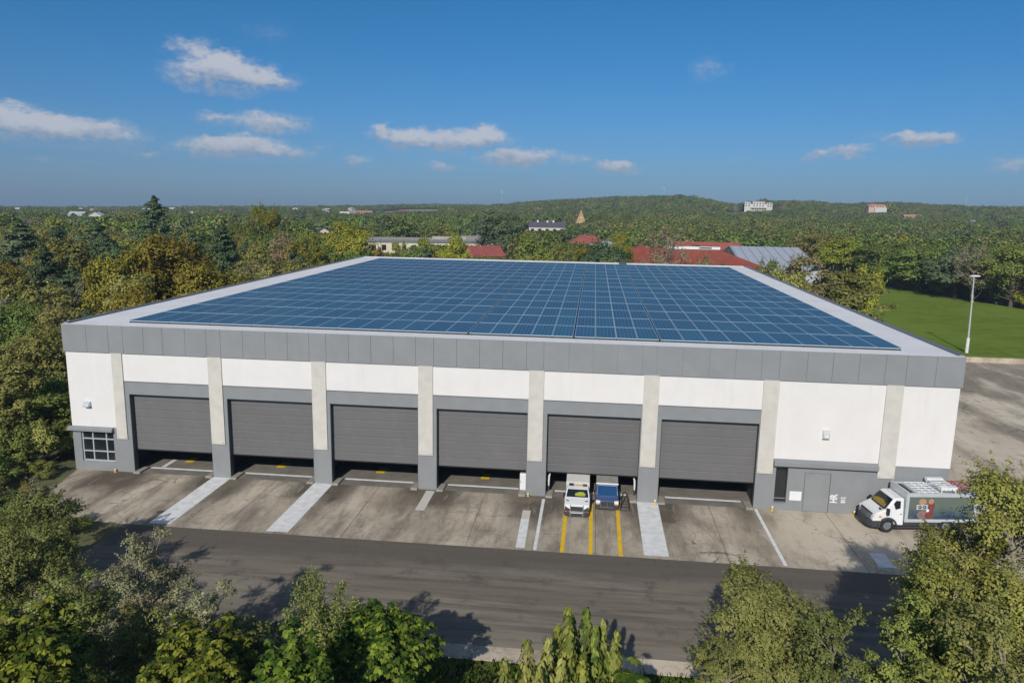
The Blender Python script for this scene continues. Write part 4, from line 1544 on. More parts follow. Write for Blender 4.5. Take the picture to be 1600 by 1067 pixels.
def field(u0, u1, Y, dpt, mat, lift=.6, name='field'):
    xa, xb = aty(u0, 330, Y)[0], aty(u1, 330, Y)[0]
    g = MB()
    n, m_ = 14, 8
    vs = []
    for j in range(m_ + 1):
        for i in range(n + 1):
            wob = 6 * math.sin(i * 1.7 + j)
            x, y = xa + (xb - xa) * i / n, Y + dpt * j / m_ + (wob if j in (0, m_) else 0)
            vs.append((x, y, float(terrain(x, y)) + lift))
    g.add(vs, [(j * (n + 1) + i, j * (n + 1) + i + 1, (j + 1) * (n + 1) + i + 1, (j + 1) * (n + 1) + i) for j in range(m_) for i in range(n)])
    tag(g.build(name, mat), kind='structure')
    CLEAR.append((min(xa, xb), max(xa, xb), Y - 4, Y + dpt + 2))


K['dryfield'] = lawnmat('dry_field', (.26, .28, .13), (.34, .34, .18), (.32, .27, .17))
K['hillgrass'] = lawnmat('hill_grass', (.17, .22, .055), (.23, .28, .08), (.24, .24, .10))
field(585, 690, 1180, 230, K['dryfield'])
PROT.append((590, 682, 330.5, 1175))
field(1105, 1205, 955, 78, K['hillgrass'], 1.5)
PROT.append((1108, 1160, 329, 950))
field(1545, 1660, 690, 60, K['dryfield'])
PROT.append((1548, 1600, 354, 685))
field(300, 420, 900, 120, K['dryfield'])

# masts
for (u, v0, v1, Y, lab) in ((784, 322, 297, 1500, 'lattice radio mast on the skyline above the warehouse middle'),
                            (1037, 308, 293, 1440, 'thin antenna mast on the hilltop'),
                            (1508, 326, 308, 1500, 'pale thin mast on the right skyline')):
    a, b_ = aty(u, v0, Y), aty(u, v1, Y)
    e = empty('radio_mast', (a[0], Y, a[2] - 8))
    tag(e, lab, 'mast')
    hgt = b_[2] - a[2] + 8
    mb = MB()
    r = .9
    for k in range(3):
        an = k * 2 * math.pi / 3
        mb.tube([(r * math.cos(an), r * math.sin(an), 0), (.3 * math.cos(an), .3 * math.sin(an), hgt)], .22, 4)
    for j in range(10):
        z = hgt * j / 10
        rr = r + (.3 - r) * j / 10
        for k in range(3):
            an, bn = k * 2 * math.pi / 3, (k + 1) * 2 * math.pi / 3
            mb.tube([(rr * math.cos(an), rr * math.sin(an), z), (rr * math.cos(bn), rr * math.sin(bn), z + hgt / 10)], .12, 3)
    mb.build('tower', K['alu'], e)
    mb = MB()
    mb.box(-1.0, 1.0, -.2, .2, hgt * .88, hgt * .90).tube([(0, 0, hgt), (0, 0, hgt * 1.06)], .15, 4)
    for sx in (-.9, 0, .9):
        mb.box(sx - .12, sx + .12, -.5, -.3, hgt * .84, hgt * .95)
    mb.build('antenna', K['alu'], e)

#TREES
# ------------------------------------------------------------------ trees
def unit(v):
    return v / np.maximum(np.linalg.norm(v, axis=-1, keepdims=True), 1e-9)


def leaf_mesh(name, C, Nn, sz, asp, tint, axis=None, fold=.16, rng=None, oval=False, outw=None):
    """one small folded face per leaf: a rhombus, or a six cornered oval for the big leaved trees"""
    n = len(C)
    Nn = unit(Nn)
    if axis is None:
        axis = rng.normal(size=(n, 3))
    t = unit(axis - Nn * np.sum(axis * Nn, 1, keepdims=True))
    b = np.cross(Nn, t)
    s = sz[:, None]
    up = Nn * s * fold
    w_ = b * s * asp * .5
    if oval:
        q = [C - t * s * .5, C - t * s * .22 + w_ * .85 + up * .7, C + t * s * .18 + w_ + up * .7, C + t * s * .5 - up * .5, C + t * s * .18 - w_ + up * .7, C - t * s * .22 - w_ * .85 + up * .7]
    else:
        q = [C - t * s * .5, C + w_ + up, C + t * s * .5, C - w_ + up]
    k = len(q)
    V = np.stack(q, 1).reshape(-1, 3)
    me = bpy.data.meshes.new(name)
    me.vertices.add(k * n)
    me.vertices.foreach_set('co', V.astype(np.float32).ravel())
    me.loops.add(k * n)
    me.loops.foreach_set('vertex_index', np.arange(k * n, dtype=np.int32))
    me.polygons.add(n)
    me.polygons.foreach_set('loop_start', np.arange(0, k * n, k, dtype=np.int32))
    me.polygons.foreach_set('loop_total', np.full(n, k, dtype=np.int32))
    me.update(calc_edges=True)
    at = me.attributes.new('tint', 'FLOAT', 'FACE')
    at.data.foreach_set('value', np.clip(tint, 0, 1).astype(np.float32))
    ao = me.attributes.new('outward', 'FLOAT_VECTOR', 'FACE')
    ao.data.foreach_set('vector', (unit(outw) if outw is not None else np.zeros((n, 3))).astype(np.float32).ravel())
    return me


def skeleton(name, segs, n=5):
    mb = MB()
    for pts, r0, r1 in segs:
        k = len(pts)
        mb.tube(pts, [r0 + (r1 - r0) * i / max(k - 1, 1) for i in range(k)], n, cap=False)
    me = bpy.data.meshes.new(name)
    me.from_pydata(mb.v, [], mb.f)
    return me


def curve(rng, a, b, sag=.12, n=4):
    a, b = np.array(a, float), np.array(b, float)
    L = np.linalg.norm(b - a)
    off = rng.normal(size=3) * L * sag
    off[2] = abs(off[2]) * .3
    return [tuple(a + (b - a) * t + off * math.sin(math.pi * t)) for t in np.linspace(0, 1, n)]


def gen(kind, seed, H, R, n, ls, asp=.6, cb=None, oval=False):
    """returns (crown mesh, trunk mesh)"""
    rng = np.random.default_rng(seed)
    segs, C, Nn, T, AX, SZ, OU = [], [], [], [], [], [], []
    spray = {'round': .55, 'broad': .55, 'twig': .65, 'bush': .5}.get(kind, 0)

    def cluster(c, r, m, flat=.75, tint=None, zs=1.0):
        ns_ = int(m * spray)
        if ns_ > 8:
            # feathery outline: leafy sprays that run out of the clump
            k_ = max(2, ns_ // 26)
            o_ = np.array([c[0], c[1], 0]) / max(R, .1)
            dr = unit(rng.normal(size=(k_, 3)) * .75 + o_ * .9 + np.array([0, 0, .55]))
            ln_ = r * rng.uniform(.8, 1.75, k_)
            w_ = rng.integers(0, k_, ns_)
            q_ = rng.uniform(0, 1, ns_) ** .8
            p = c + dr[w_] * (ln_[w_] * q_)[:, None]
            p += rng.normal(size=p.shape) * (r * .13 * (1.15 - q_))[:, None]
            OU.append((p - c) / max(r, .05) + (p - np.array([0, 0, H * .45])) / np.array([R, R, H * .55]) * .9)
            C.append(p)
            Nn.append(dr[w_] * .5 + np.array([0, 0, .45]) + rng.normal(size=(ns_, 3)) * .40)
            T.append(rng.uniform(.3, .9) + rng.normal(size=ns_) * .2)
            SZ.append(ls * rng.uniform(.6, 1.1, ns_))
            m -= ns_
        d = unit(rng.normal(size=(m, 3)))
        d[:, 2] = np.where(d[:, 2] < -.35, -d[:, 2], d[:, 2])
        rr = rng.uniform(.45, 1.0, (m, 1)) ** .6
        p = c + d * rr * r * np.array([1, 1, flat * zs])
        p += rng.normal(size=p.shape) * r * .07
        OU.append(d * .8 + (p - np.array([0, 0, H * .45])) / np.array([R, R, H * .55]) * .9)
        C.append(p)
        Nn.append(d * .65 + np.array([0, 0, .40]) + (p - np.array([0, 0, H * .45])) / np.array([R, R, H * .55]) * .35 + rng.normal(size=(m, 3)) * .30)
        ct = rng.uniform(.15, .85) if tint is None else tint
        T.append(ct + rng.normal(size=m) * .2)
        SZ.append(ls * rng.uniform(.65, 1.25, m))

    if kind in ('round', 'broad', 'twig', 'bush'):
        if cb is None:
            cb = {'round': .14, 'broad': .10, 'twig': .12, 'bush': .02}[kind]
        Kc = {'round': 46, 'broad': 60, 'twig': 56, 'bush': 40}[kind]
        zc, rz = (cb + 1) / 2 * H, (1 - cb) / 2 * H
        ph = rng.uniform(0, 6.28, 6)
        cs = []
        tries = 0
        while len(cs) < Kc and tries < 6000:
            tries += 1
            d = unit(rng.normal(size=3))
            if d[2] < -.7:
                continue
            lump = 1 + .16 * math.sin(3 * math.atan2(d[1], d[0]) + ph[0]) + .12 * math.sin(5 * d[2] + ph[1] + 2 * d[0])
            r = rng.uniform(.5, .92) if rng.random() < .8 else rng.uniform(.1, .5)
            p = np.array([R * d[0] * r * lump, R * d[1] * r * lump, zc + rz * d[2] * r * (1 + .10 * math.sin(4 * d[0] + ph[2]))])
            if all(np.linalg.norm((p - q[0]) / np.array([1, 1, .8])) > .17 * R for q in cs):
                cs.append((p, R * rng.uniform(.19, .33) * (.85 if kind == 'twig' else 1)))
        tot = sum(q[1] ** 2 for q in cs)
        tr = max(.012 * H, .04 * R) * 1.3
        top = np.array([rng.normal() * .04 * R, rng.normal() * .04 * R, H * .72])
        segs.append((curve(rng, (0, 0, -.2), top, .03, 6), tr, tr * .25))
        for c, r in cs:
            cluster(c, r, max(6, int(n * r * r / tot)), flat=.78)
            hz_ = math.hypot(c[0], c[1])
            z0 = min(max(c[2] - hz_ * rng.uniform(.5, .95), H * cb * .7 + .1), H * .7)
            f = z0 / (H * .72)
            segs.append((curve(rng, (top[0] * f, top[1] * f, z0), c, .08, 5), tr * .38 * (1 - .5 * f), tr * .07))
            for _ in range(9 if kind == 'twig' else 2):
                e_ = c + unit(rng.normal(size=3) + np.array([0, 0, .5])) * r * rng.uniform(.7, 1.25)
                segs.append((curve(rng, c - (c - np.array([0, 0, c[2]])) * .12, e_, .1, 3), tr * .09, tr * .03))
    elif kind == 'pine':
        tr = .014 * H * 1.3
        segs.append(([(0, 0, -.2), (.02 * R, 0, H * .5), (0, 0, H * .99)], tr, tr * .12))
        nl = 19
        for i in range(nl):
            f = i / (nl - 1)
            z = H * (.22 + .74 * f)
            L = R * (1 - f ** 1.5 * .88) * rng.uniform(.8, 1.05)
            nb = 5
            a0 = rng.uniform(0, 6.28)
            for k in range(nb):
                a = a0 + 6.283 * k / nb + rng.normal() * .2
                l = L * rng.uniform(.55, 1.15)
                zb_ = z + rng.normal() * .018 * H
                tip = np.array([math.cos(a) * l, math.sin(a) * l, min(zb_ + l * rng.uniform(.0, .30), H * .97)])
                st = np.array([0, 0, zb_ - .03 * H])
                segs.append((curve(rng, st, tip, .05, 4), tr * .35, tr * .06))
                ct = rng.uniform(.2, .8)
                for q in (.45, .7, .95):
                    p = st + (tip - st) * q
                    m = int(n / (nl * nb * 3) * (1.5 - f * .8))
                    cluster(p, l * .30 + .22, max(m, 4), flat=.45, tint=ct)
        cluster(np.array([0, 0, H * .955]), .05 * R + .08, int(n * .012) + 6, zs=3.6)
    elif kind == 'column':
        # a bundle of drooping spires, leaves hanging in whorls
        tr = .02 * H
        segs.append(([(0, 0, -.2), (0, 0, H * .8)], tr, tr * .3))
        ns = 6
        for k in range(ns):
            a_ = k * 2.4 + rng.uniform(-.4, .4)
            o_ = R * (0 if k == 0 else rng.uniform(.35, .8))
            hs = H * (1.0 if k == 0 else rng.uniform(.66, .95))
            rs = R * rng.uniform(.42, .62)
            ox, oy = math.cos(a_) * o_, math.sin(a_) * o_
            segs.append((curve(rng, (ox * .3, oy * .3, H * .15), (ox, oy, hs * .98), .03, 5), tr * .5, tr * .08))
            nw = int(hs * 5.0)
            m_all = n // ns
            for wv_ in range(nw):
                zf = .12 + .88 * (wv_ + rng.uniform(0, .5)) / nw
                m = max(3, int(m_all / nw * (1.25 - .6 * zf)))
                a = np.arange(m) * 2.4 + rng.uniform(0, 6)
                rr = rs * min(1, (1.03 - zf) * 1.9) ** .8 * rng.uniform(.35, 1.15, m)
                out = np.stack([np.cos(a), np.sin(a), np.zeros(m)], 1)
                s_ = ls * rng.uniform(.7, 1.25, m)
                p = np.stack([ox + np.cos(a) * rr, oy + np.sin(a) * rr, zf * hs - s_ * .3 + rng.normal(size=m) * .05], 1)
                C.append(p)
                Nn.append(out + np.array([0, 0, .5]) + rng.normal(size=(m, 3)) * .3)
                AX.append(out * .7 + np.array([0, 0, -1.0]) + rng.normal(size=(m, 3)) * .35)
                T.append(rng.uniform(.1, .9) + rng.normal(size=m) * .2)
                SZ.append(s_)
    elif kind == 'magnolia':
        tr = .016 * H
        cb = .12
        zc, rz = (cb + 1) / 2 * H, (1 - cb) / 2 * H
        segs.append((curve(rng, (0, 0, -.2), (0, 0, H * .8), .03, 5), tr * 1.3, tr * .3))
        nt_ = n // 8
        for k in range(nt_):
            d = unit(rng.normal(size=3))
            if d[2] < -.5:
                d[2] = -d[2]
            lump = 1 + .18 * math.sin(4 * math.atan2(d[1], d[0]) + seed) + .16 * math.sin(6 * d[2] + seed)
            r = rng.uniform(.55, 1.0) ** .5 * lump
            p = np.array([R * d[0] * r, R * d[1] * r, zc + rz * d[2] * r])
            if k % 14 == 0:
                segs.append((curve(rng, (0, 0, max(.15 * H, p[2] - .8 * math.hypot(p[0], p[1]))), p, .08, 4), tr * .4, tr * .1))
            m = 8
            a = np.arange(m) * 2.4 + rng.uniform(0, 6)
            o = np.stack([np.cos(a), np.sin(a), rng.uniform(-1.0, .15, m)], 1) + d * .35
            s_ = ls * rng.uniform(.75, 1.25, m)
            C.append(p + unit(o) * s_[:, None] * .5)
            Nn.append(np.array([0, 0, 1.0]) + o * .25 + rng.normal(size=(m, 3)) * .18)
            AX.append(o)
            T.append(rng.uniform(.05, 1.0) ** 1.7 + rng.normal(size=m) * .15)
            SZ.append(s_)
    elif kind == 'shoots':
        # a dense lower body with long thin leafy shoots standing out of the top
        tr = .016 * H
        segs.append((curve(rng, (0, 0, -.2), (0, 0, H * .6), .03, 5), tr * 1.3, tr * .3))
        Kc = 34
        for k in range(Kc):
            d = unit(rng.normal(size=3))
            p = np.array([R * d[0] * .75, R * d[1] * .75, H * .42 + H * .26 * d[2]])
            cluster(p, R * rng.uniform(.2, .34), int(n * .62 / Kc))
            segs.append((curve(rng, (0, 0, max(.1, p[2] - 1.2)), p, .08, 4), tr * .35, tr * .08))
        ns = 15
        for k in range(ns):
            a, r = rng.uniform(0, 6.283), R * rng.uniform(.05, .85)
            b_ = np.array([math.cos(a) * r * .6, math.sin(a) * r * .6, H * .45])
            top = np.array([math.cos(a) * r * 1.1, math.sin(a) * r * 1.1, H * (1.0 - .38 * (r / R) * rng.uniform(.6, 1.1))])
            pts = curve(rng, b_, top, .05, 6)
            segs.append((pts, tr * .3, tr * .05))
            m = int(n * .38 / ns)
            q = rng.uniform(0, 1, m)
            P_ = np.array(pts)
            ip = np.stack([np.interp(q, np.linspace(0, 1, 6), P_[:, i]) for i in range(3)], 1)
            sp_ = (.30 * (1 - q) + .06)[:, None] * R * .55
            C.append(ip + rng.normal(size=(m, 3)) * sp_ * np.array([1, 1, .6]))
            Nn.append(rng.normal(size=(m, 3)) + np.array([0, 0, .7]))
            T.append(rng.uniform(.2, .8) + rng.normal(size=m) * .2)
            SZ.append(ls * rng.uniform(.6, 1.1, m))
    C_, N_, T_, S_ = np.concatenate(C), np.concatenate(Nn), np.concatenate(T), np.concatenate(SZ)
    ax = np.concatenate(AX) if AX else None
    ou = np.concatenate(OU) if OU and sum(map(len, OU)) == len(C_) else (C_ - np.array([0, 0, H * .4])) / np.array([R, R, H * .6])
    return leaf_mesh('crown', C_, N_, S_, asp, T_, ax, rng=rng, oval=oval, outw=ou), skeleton('trunk', segs)


def set_mat(o, mat):
    if not o.data.materials:
        o.data.materials.append(mat)
    o.material_slots[0].link = 'OBJECT'
    o.material_slots[0].material = mat


def plant(name, meshes, colour, x, y, z, rot, sc, label, cat, group=None, bark='bark'):
    e = empty(name, (x, y, z), rot, sc)
    tag(e, label, cat, group)
    c = bpy.data.objects.new('crown', meshes[0])
    COL.objects.link(c)
    set_mat(c, FOL[colour])
    c.parent = e
    t_ = bpy.data.objects.new('trunk', meshes[1])
    COL.objects.link(t_)
    set_mat(t_, K[bark])
    t_.parent = e
    return e


# --- foreground trees, each built for itself (kind, colour, u, v_top, Y, R, leaves, leaf size, bark, label)
HERO = [
    ('broad', 'fg', 44, 784, -20.0, 2.6, 34000, .16, 'bark', 'dense dull green tree at the left end of the road'),
    ('twig', 'grey', 60, 740, -18.5, 1.1, 4200, .13, 'palebark', 'thin pale sapling rising behind the dense dull green tree'),
    ('round', 'fg', 8, 800, -26.5, 2.7, 24000, .15, 'bark', 'dark green tree in the left foreground below the dense dull green one'),
    ('twig', 'grey', 215, 836, -30.5, 2.3, 26000, .12, 'palebark', 'twiggy grey green tree with bare upper branches before the road'),
    ('twig', 'grey', 318, 902, -32.5, 1.8, 16000, .12, 'palebark', 'lower twiggy grey green tree right of the bare topped one'),
    ('round', 'fg', 165, 960, -33.5, 1.9, 15000, .13, 'bark', 'dark green bushy tree between the two big leaved trees at the bottom left'),
    ('round', 'fg', 108, 902, -27.5, 2.1, 18000, .14, 'bark', 'dark green tree in front of the dense one, left of the twiggy grey green tree'),
    ('round', 'fg', 262, 962, -33.0, 1.7, 12000, .13, 'bark', 'low green tree at the foot of the twiggy grey green tree'),
    ('round', 'fg', 392, 962, -33.5, 1.7, 13000, .13, 'bark', 'low green tree between the lower twiggy one and the tree with tall shoots'),
    ('magnolia', 'bright', 28, 966, -38.0, 2.3, 8800, .25, 'bark', 'big leaved bright green tree in the bottom left corner'),
    ('magnolia', 'bright', 308, 972, -36.0, 2.0, 8000, .24, 'bark', 'big leaved bright green tree second from the left at the bottom edge'),
    ('shoots', 'fg', 490, 872, -31.0, 2.5, 20000, .14, 'bark', 'dark bushy tree with tall thin shoots standing up before the road'),
    ('magnolia', 'bright', 588, 938, -31.0, 2.3, 11500, .25, 'bark', 'big leaved bright green tree right of the tree with tall shoots'),
    ('magnolia', 'bright', 455, 990, -36.5, 1.8, 7000, .23, 'bark', 'big leaved green tree below the tree with tall shoots'),
    ('column', 'limeb', 889, 932, -33.4, 1.15, 3600, .36, 'bark', 'left spire of the pair of tall columnar trees with hanging leaves'),
    ('column', 'limeb', 917, 934, -32.0, 1.25, 3800, .36, 'bark', 'right spire of the pair of tall columnar trees with hanging leaves'),
    ('column', 'fgo', 943, 960, -31.2, 1.1, 3200, .34, 'bark', 'olive columnar tree leaning on the right side of the spires'),
    ('column', 'olive', 857, 982, -34.4, 1.25, 3400, .33, 'bark', 'olive pointed columnar tree just left of the two spires'),
    ('column', 'fgo', 824, 985, -35.2, 1.45, 3600, .33, 'bark', 'broad low columnar tree leftmost of the columnar row'),
    ('magnolia', 'bright', 986, 1026, -33.6, .95, 1500, .34, 'bark', 'small bright green tree at the foot of the columnar row'),
    ('round', 'fg', 1205, 880, -28.0, 2.9, 34000, .15, 'palebark', 'olive tree with pale bare branches showing, right of the columnar row'),
    ('round', 'fg', 1305, 960, -30.0, 2.0, 17000, .14, 'palebark', 'lower round green tree between the pale branched one and the big right tree'),
    ('round', 'fg', 1140, 1005, -31.5, 1.6, 10000, .14, 'palebark', 'small round green tree at the bottom left of the pale branched one'),
    ('broad', 'fgo', 1596, 734, -28.0, 3.9, 70000, .15, 'palebark', 'big olive gold tree in the right foreground hiding the box van'),
    ('round', 'fgo', 1528, 792, -27.5, 2.0, 20000, .15, 'palebark', 'olive gold tree standing against the left side of the big one, before the van body'),
    ('round', 'fgo', 1494, 868, -30.5, 2.1, 21000, .14, 'palebark', 'smaller olive tree at the left foot of the big olive gold one'),
    ('round', 'fgo', 1455, 905, -31.2, 1.8, 15000, .13, 'palebark', 'middle olive tree of the three stepping down left of the big one'),
    ('round', 'fgo', 1424, 955, -32.5, 1.5, 10000, .13, 'palebark', 'lowest olive tree at the left edge of the olive gold group'),
    ('round', 'fgo', 1530, 985, -34.5, 2.1, 16000, .14, 'palebark', 'olive gold tree in front of the big one at the bottom edge'),
    ('round', 'fg', 1590, 920, -35.5, 2.7, 22000, .15, 'palebark', 'olive green tree in the bottom right corner'),
]
for i, (kd, colr, u, v, Y, R, n, ls, bk, lab) in enumerate(HERO):
    p_ = aty(u, v, Y)
    zb = .1 if p_[0] > 11.5 and Y < -24 else -.03
    Hh = p_[2] - zb
    big = kd in ('column', 'magnolia')
    plant('tree', gen(kd, 170 + i, Hh * (1.06 if kd in ('round', 'broad', 'twig') else .97), R, n, ls, .36 if kd == 'column' else (.50 if kd == 'magnolia' else .62), .04 if kd in ('round', 'broad', 'twig') else None, big),
          colr, p_[0], Y, zb, 0, (1, 1, 1), lab, 'tree', None, bk)

# --- shared shapes for the trees further off
SHAPE = {
    'round': [(gen('round', 11, 13, 4.6, 17000, .34), 4.6, 13), (gen('round', 12, 14, 4.4, 17000, .34), 4.4, 14)],
    'broad': [(gen('broad', 13, 13, 5.6, 21000, .36), 5.6, 13), (gen('broad', 14, 12, 5.4, 21000, .36), 5.4, 12)],
    'pine': [(gen('pine', 15, 17, 4.6, 13000, .50, .36), 4.6, 17), (gen('pine', 16, 16, 4.2, 13000, .50, .36), 4.2, 16)],
    'twig': [(gen('twig', 17, 12, 4.4, 11000, .29), 4.4, 12), (gen('twig', 18, 11, 4.8, 11000, .29), 4.8, 11)],
    'bare': [(gen('twig', 23, 11, 4.6, 2400, .28), 4.6, 11)],
    'bush': [(gen('bush', 19, 6, 3.2, 10000, .27), 3.2, 6)],
}
PLACED = []


def put(kd, colr, x, y, z, R, Hh, lab, group=None, rng=random.Random(1), name=None):
    sh = rng.choice(SHAPE[kd])
    PLACED.append((x, y, R))
    bk = 'palebark' if kd in ('twig', 'bare') else 'bark'
    nm = name or {'pine': 'pine_tree', 'bush': 'shrub'}.get(kd, 'tree')
    return plant(nm, sh[0], colr, x, y, z, rng.uniform(0, 6.28), (R / sh[1], R / sh[1], Hh / sh[2]), lab, 'shrub' if kd == 'bush' else 'tree', group, bk)


# --- trees picked out in the middle distance (kind, colour, u, v_top, width px, Y, label)
SPEC = [
    ('pine', 'dark', 240, 306, 92, 128, 'tallest pine, standing above the skyline at the left'),
    ('pine', 'dark', 348, 350, 96, 74, 'dark pine close to the left roof edge right of the golden oak'),
    ('broad', 'gold', 258, 366, 150, 46, 'large golden oak beside the left roof edge'),
    ('broad', 'gold', 188, 392, 120, 40, 'golden tree joined to the left side of the large golden oak'),
    ('round', 'olive', 105, 372, 100, 58, 'olive brown tree left of the golden trees'),
    ('pine', 'dark', 30, 345, 120, 92, 'broad dark pine at the left edge of the picture'),
    ('pine', 'dark', 150, 345, 110, 105, 'dark pine between the left edge pine and the tallest pine'),
    ('broad', 'gold', 412, 321, 56, 175, 'orange topped tree on the skyline right of the tallest pine'),
    ('broad', 'green', 385, 345, 80, 150, 'deep green tree below the orange topped one'),
    ('twig', 'brown', 436, 364, 70, 104, 'brown leafless looking tree behind the left roof edge'),
    ('round', 'lime', 480, 376, 72, 98, 'yellow green tree right of the brown leafless looking one'),
    ('broad', 'lime', 546, 350, 80, 122, 'large lime yellow tree behind the back left roof corner'),
    ('bush', 'rust', 590, 386, 30, 116, 'rust red bush behind the back left roof corner'),
    ('round', 'olive', 628, 375, 34, 128, 'slim olive tree before the cream building'),
    ('round', 'lime', 663, 369, 36, 128, 'light olive tree in front of the right part of the cream building'),
    ('round', 'lime', 708, 366, 58, 132, 'spreading light olive tree left of the big dark oak'),
    ('bush', 'green', 652, 389, 56, 112, 'low dark green bushes before the cream building'),
    ('broad', 'dark', 778, 329, 88, 258, 'big dark oak rising over the middle of the back roof edge'),
    ('round', 'green', 846, 366, 70, 120, 'mid green tree right of the big dark oak'),
    ('round', 'olive', 884, 384, 56, 112, 'olive tree below the dull red house roof'),
    ('broad', 'dark', 948, 378, 84, 126, 'dark green tree left of the big red roof'),
    ('round', 'lime', 972, 362, 44, 160, 'light green tree above the dark one left of the red roof'),
    ('bare', 'brown', 1046, 350, 108, 116, 'brown tree with pale forked trunks before the red roof'),
    ('bush', 'brown', 1104, 401, 36, 104, 'small brown bush beside the pale forked tree'),
    ('round', 'green', 1196, 403, 42, 112, 'green tree beside the back right roof corner'),
    ('round', 'brown', 1258, 400, 112, 92, 'brownish bushy tree along the right roof edge'),
    ('round', 'olive', 1328, 424, 128, 76, 'bushy olive tree nearest the lawn beside the right roof edge'),
    ('bush', 'lime', 1350, 418, 62, 92, 'yellow green shrub at the corner of the lawn'),
    ('bare', 'brown', 1532, 380, 90, 149, 'thin tree with pale trunk and bare crown at the lawn edge'),
    ('broad', 'green', 1444, 384, 124, 176, 'dark leafy tree behind the lawn left of the bare crowned tree'),
    ('broad', 'green', 1390, 378, 100, 198, 'green tree at the far corner of the lawn'),
    ('broad', 'dark', 1500, 388, 100, 160, 'dark tree just left of the bare crowned tree at the lawn'),
    ('broad', 'green', 1592, 383, 128, 146, 'dark green tree at the right picture edge behind the lawn'),
    ('broad', 'lime', 1322, 374, 84, 212, 'yellow green tree above the grey shelter'),
    ('broad', 'olive', 1280, 362, 90, 245, 'olive tree right of the metal shed'),
    ('bush', 'olive', 1222, 420, 80, 84, 'low olive bush right against the right roof edge'),
    # at the left flank of the warehouse
    ('round', 'olive', 60, 440, 130, 34, 'olive brown tree a few rows back along the left wall'),
    ('broad', 'green', 20, 470, 130, 24, 'full green tree at the left picture edge beside the warehouse'),
    ('bush', 'olive', 92, 640, 80, 7, 'bush against the left wall of the warehouse'),
    ('broad', 'olive', 48, 515, 150, 12, 'full olive tree at the left front corner of the warehouse'),
    ('twig', 'olive', 92, 470, 120, 24, 'sparse tree with visible limbs beside the left wall'),
    ('round', 'green', 55, 610, 120, 4.5, 'low green tree at the left end of the forecourt'),
    ('round', 'olive', 8, 560, 130, 3, 'olive tree at the left picture edge beside the forecourt'),
]
rs = random.Random(5)
for (kd, colr, u, v, wpx, Y, lab) in SPEC:
    p_ = aty(u, v, Y)
    dz = (p_ - CAM) @ FW
    z0 = float(terrain(p_[0], Y))
    put(kd, colr, p_[0], Y, z0, wpx / 2 * dz / FPX, p_[2] - z0, lab, None, rs)

SKY_U = [0, 300, 560, 640, 760, 830, 960, 1060, 1110, 1150, 1180, 1250, 1330, 1390, 1450, 1520, 1600]
SKY_V = [323, 323, 322, 319, 321, 315, 307, 305, 313, 320, 315, 314, 318, 315, 318, 322, 322]
FOOT = [(80.5, 207, 25, 17), (111, 238, 14, 39), (93, 262, 15, 8), (66.5, 258, 8, 8), (42.5, 345, 11, 8), (55.5, 322, 7, 6), (-36, 290, 34, 20),
        (-2, 352, 31, 17), (3.5, 238, 10, 7), (-133, 428, 11, 13), (7, 570, 17, 9), (35, 545, 6, 9), (104.5, 186, 7, 6), (133, 219, 7, 6),
        (272, 1040, 24, 14), (466, 1140, 16, 12)]


def fit(x, y, z0, R, Hh):
    """height a tree may have so that it leaves the far buildings in view and keeps under the skyline"""
    u, v, dz = proj((x, y, z0 + Hh))
    if dz < 5:
        return 0, u
    hwp = R / dz * FPX
    need = np.interp(u, SKY_U, SKY_V) - (0 if dz < 900 else rng.choice((-3, -2, -1, 0, 1, 2, 4)))
    for (u0, u1, vl, yb) in PROT:
        if y < yb and u + hwp > u0 and u - hwp < u1:
            need = max(need, vl)
    if v < need:
        Hh -= (need - v) * dz / FPX
    return Hh, u


LAWN = [(60, 69), (60, 165), (130, 203), (141, 197), (153, 152), (163, 118), (182, 68)]


def inside(x, y, poly):
    c = False
    j = len(poly) - 1
    for i in range(len(poly)):
        (xi, yi), (xj, yj) = poly[i], poly[j]
        if (yi > y) != (yj > y) and x < (xj - xi) * (y - yi) / (yj - yi) + xi:
            c = not c
        j = i
    return c


rng = random.Random(21)
cand = []
for (xa, xb, ya, yb, st) in ((-120, 76, -14, 165, 8.0), (-260, 330, 165, 330, 10.0), (140, 330, 60, 165, 9.0)):
    x = xa
    while x < xb:
        y = ya
        while y < yb:
            cand.append((x + rng.uniform(-.42, .42) * st, y + rng.uniform(-.42, .42) * st, st))
            y += st
        x += st
good = []
for (x, y, st) in cand:
    R = st * rng.uniform(.52, .84)
    if x > -R * .7 - 1.0 and x < 76 and y < 87.2 + R + 1.5:
        continue
    if inside(x, y, LAWN) or (74 < x < 152 and y < 70):
        continue
    if any(abs(x - fx_) < hx + R * .6 and abs(y - fy_) < hy + R * .6 for fx_, fy_, hx, hy in FOOT):
        continue
    if any(math.hypot(x - a, y - b) < .62 * (R + r) for a, b, r in PLACED):
        continue
    Hh = rng.uniform(10.5, 16.5) if x < 5 else rng.uniform(9.5, 15.0)
    if 60 < x < 140 and y < 330:
        Hh *= .8
    z0 = float(terrain(x, y))
    Hh, u = fit(x, y, z0, R, Hh)
    if u < -70 or u > 1670 or Hh < 4.0:
        continue
    dz = proj((x, y, z0))[2]
    # leave out trees that the warehouse hides completely
    top = proj((x, y, z0 + Hh))
    if 0 < x < 76 and y < 160 and top[1] > np.interp(top[0], [560, 1170], [402, 416]) + 3:
        continue
    good.append((dz, x, y, z0, R, Hh, u))
good.sort()
REG = {'left': 'in the wood left of the warehouse', 'back': 'in the tree belt behind the warehouse', 'right': 'in the wood behind the lawn'}
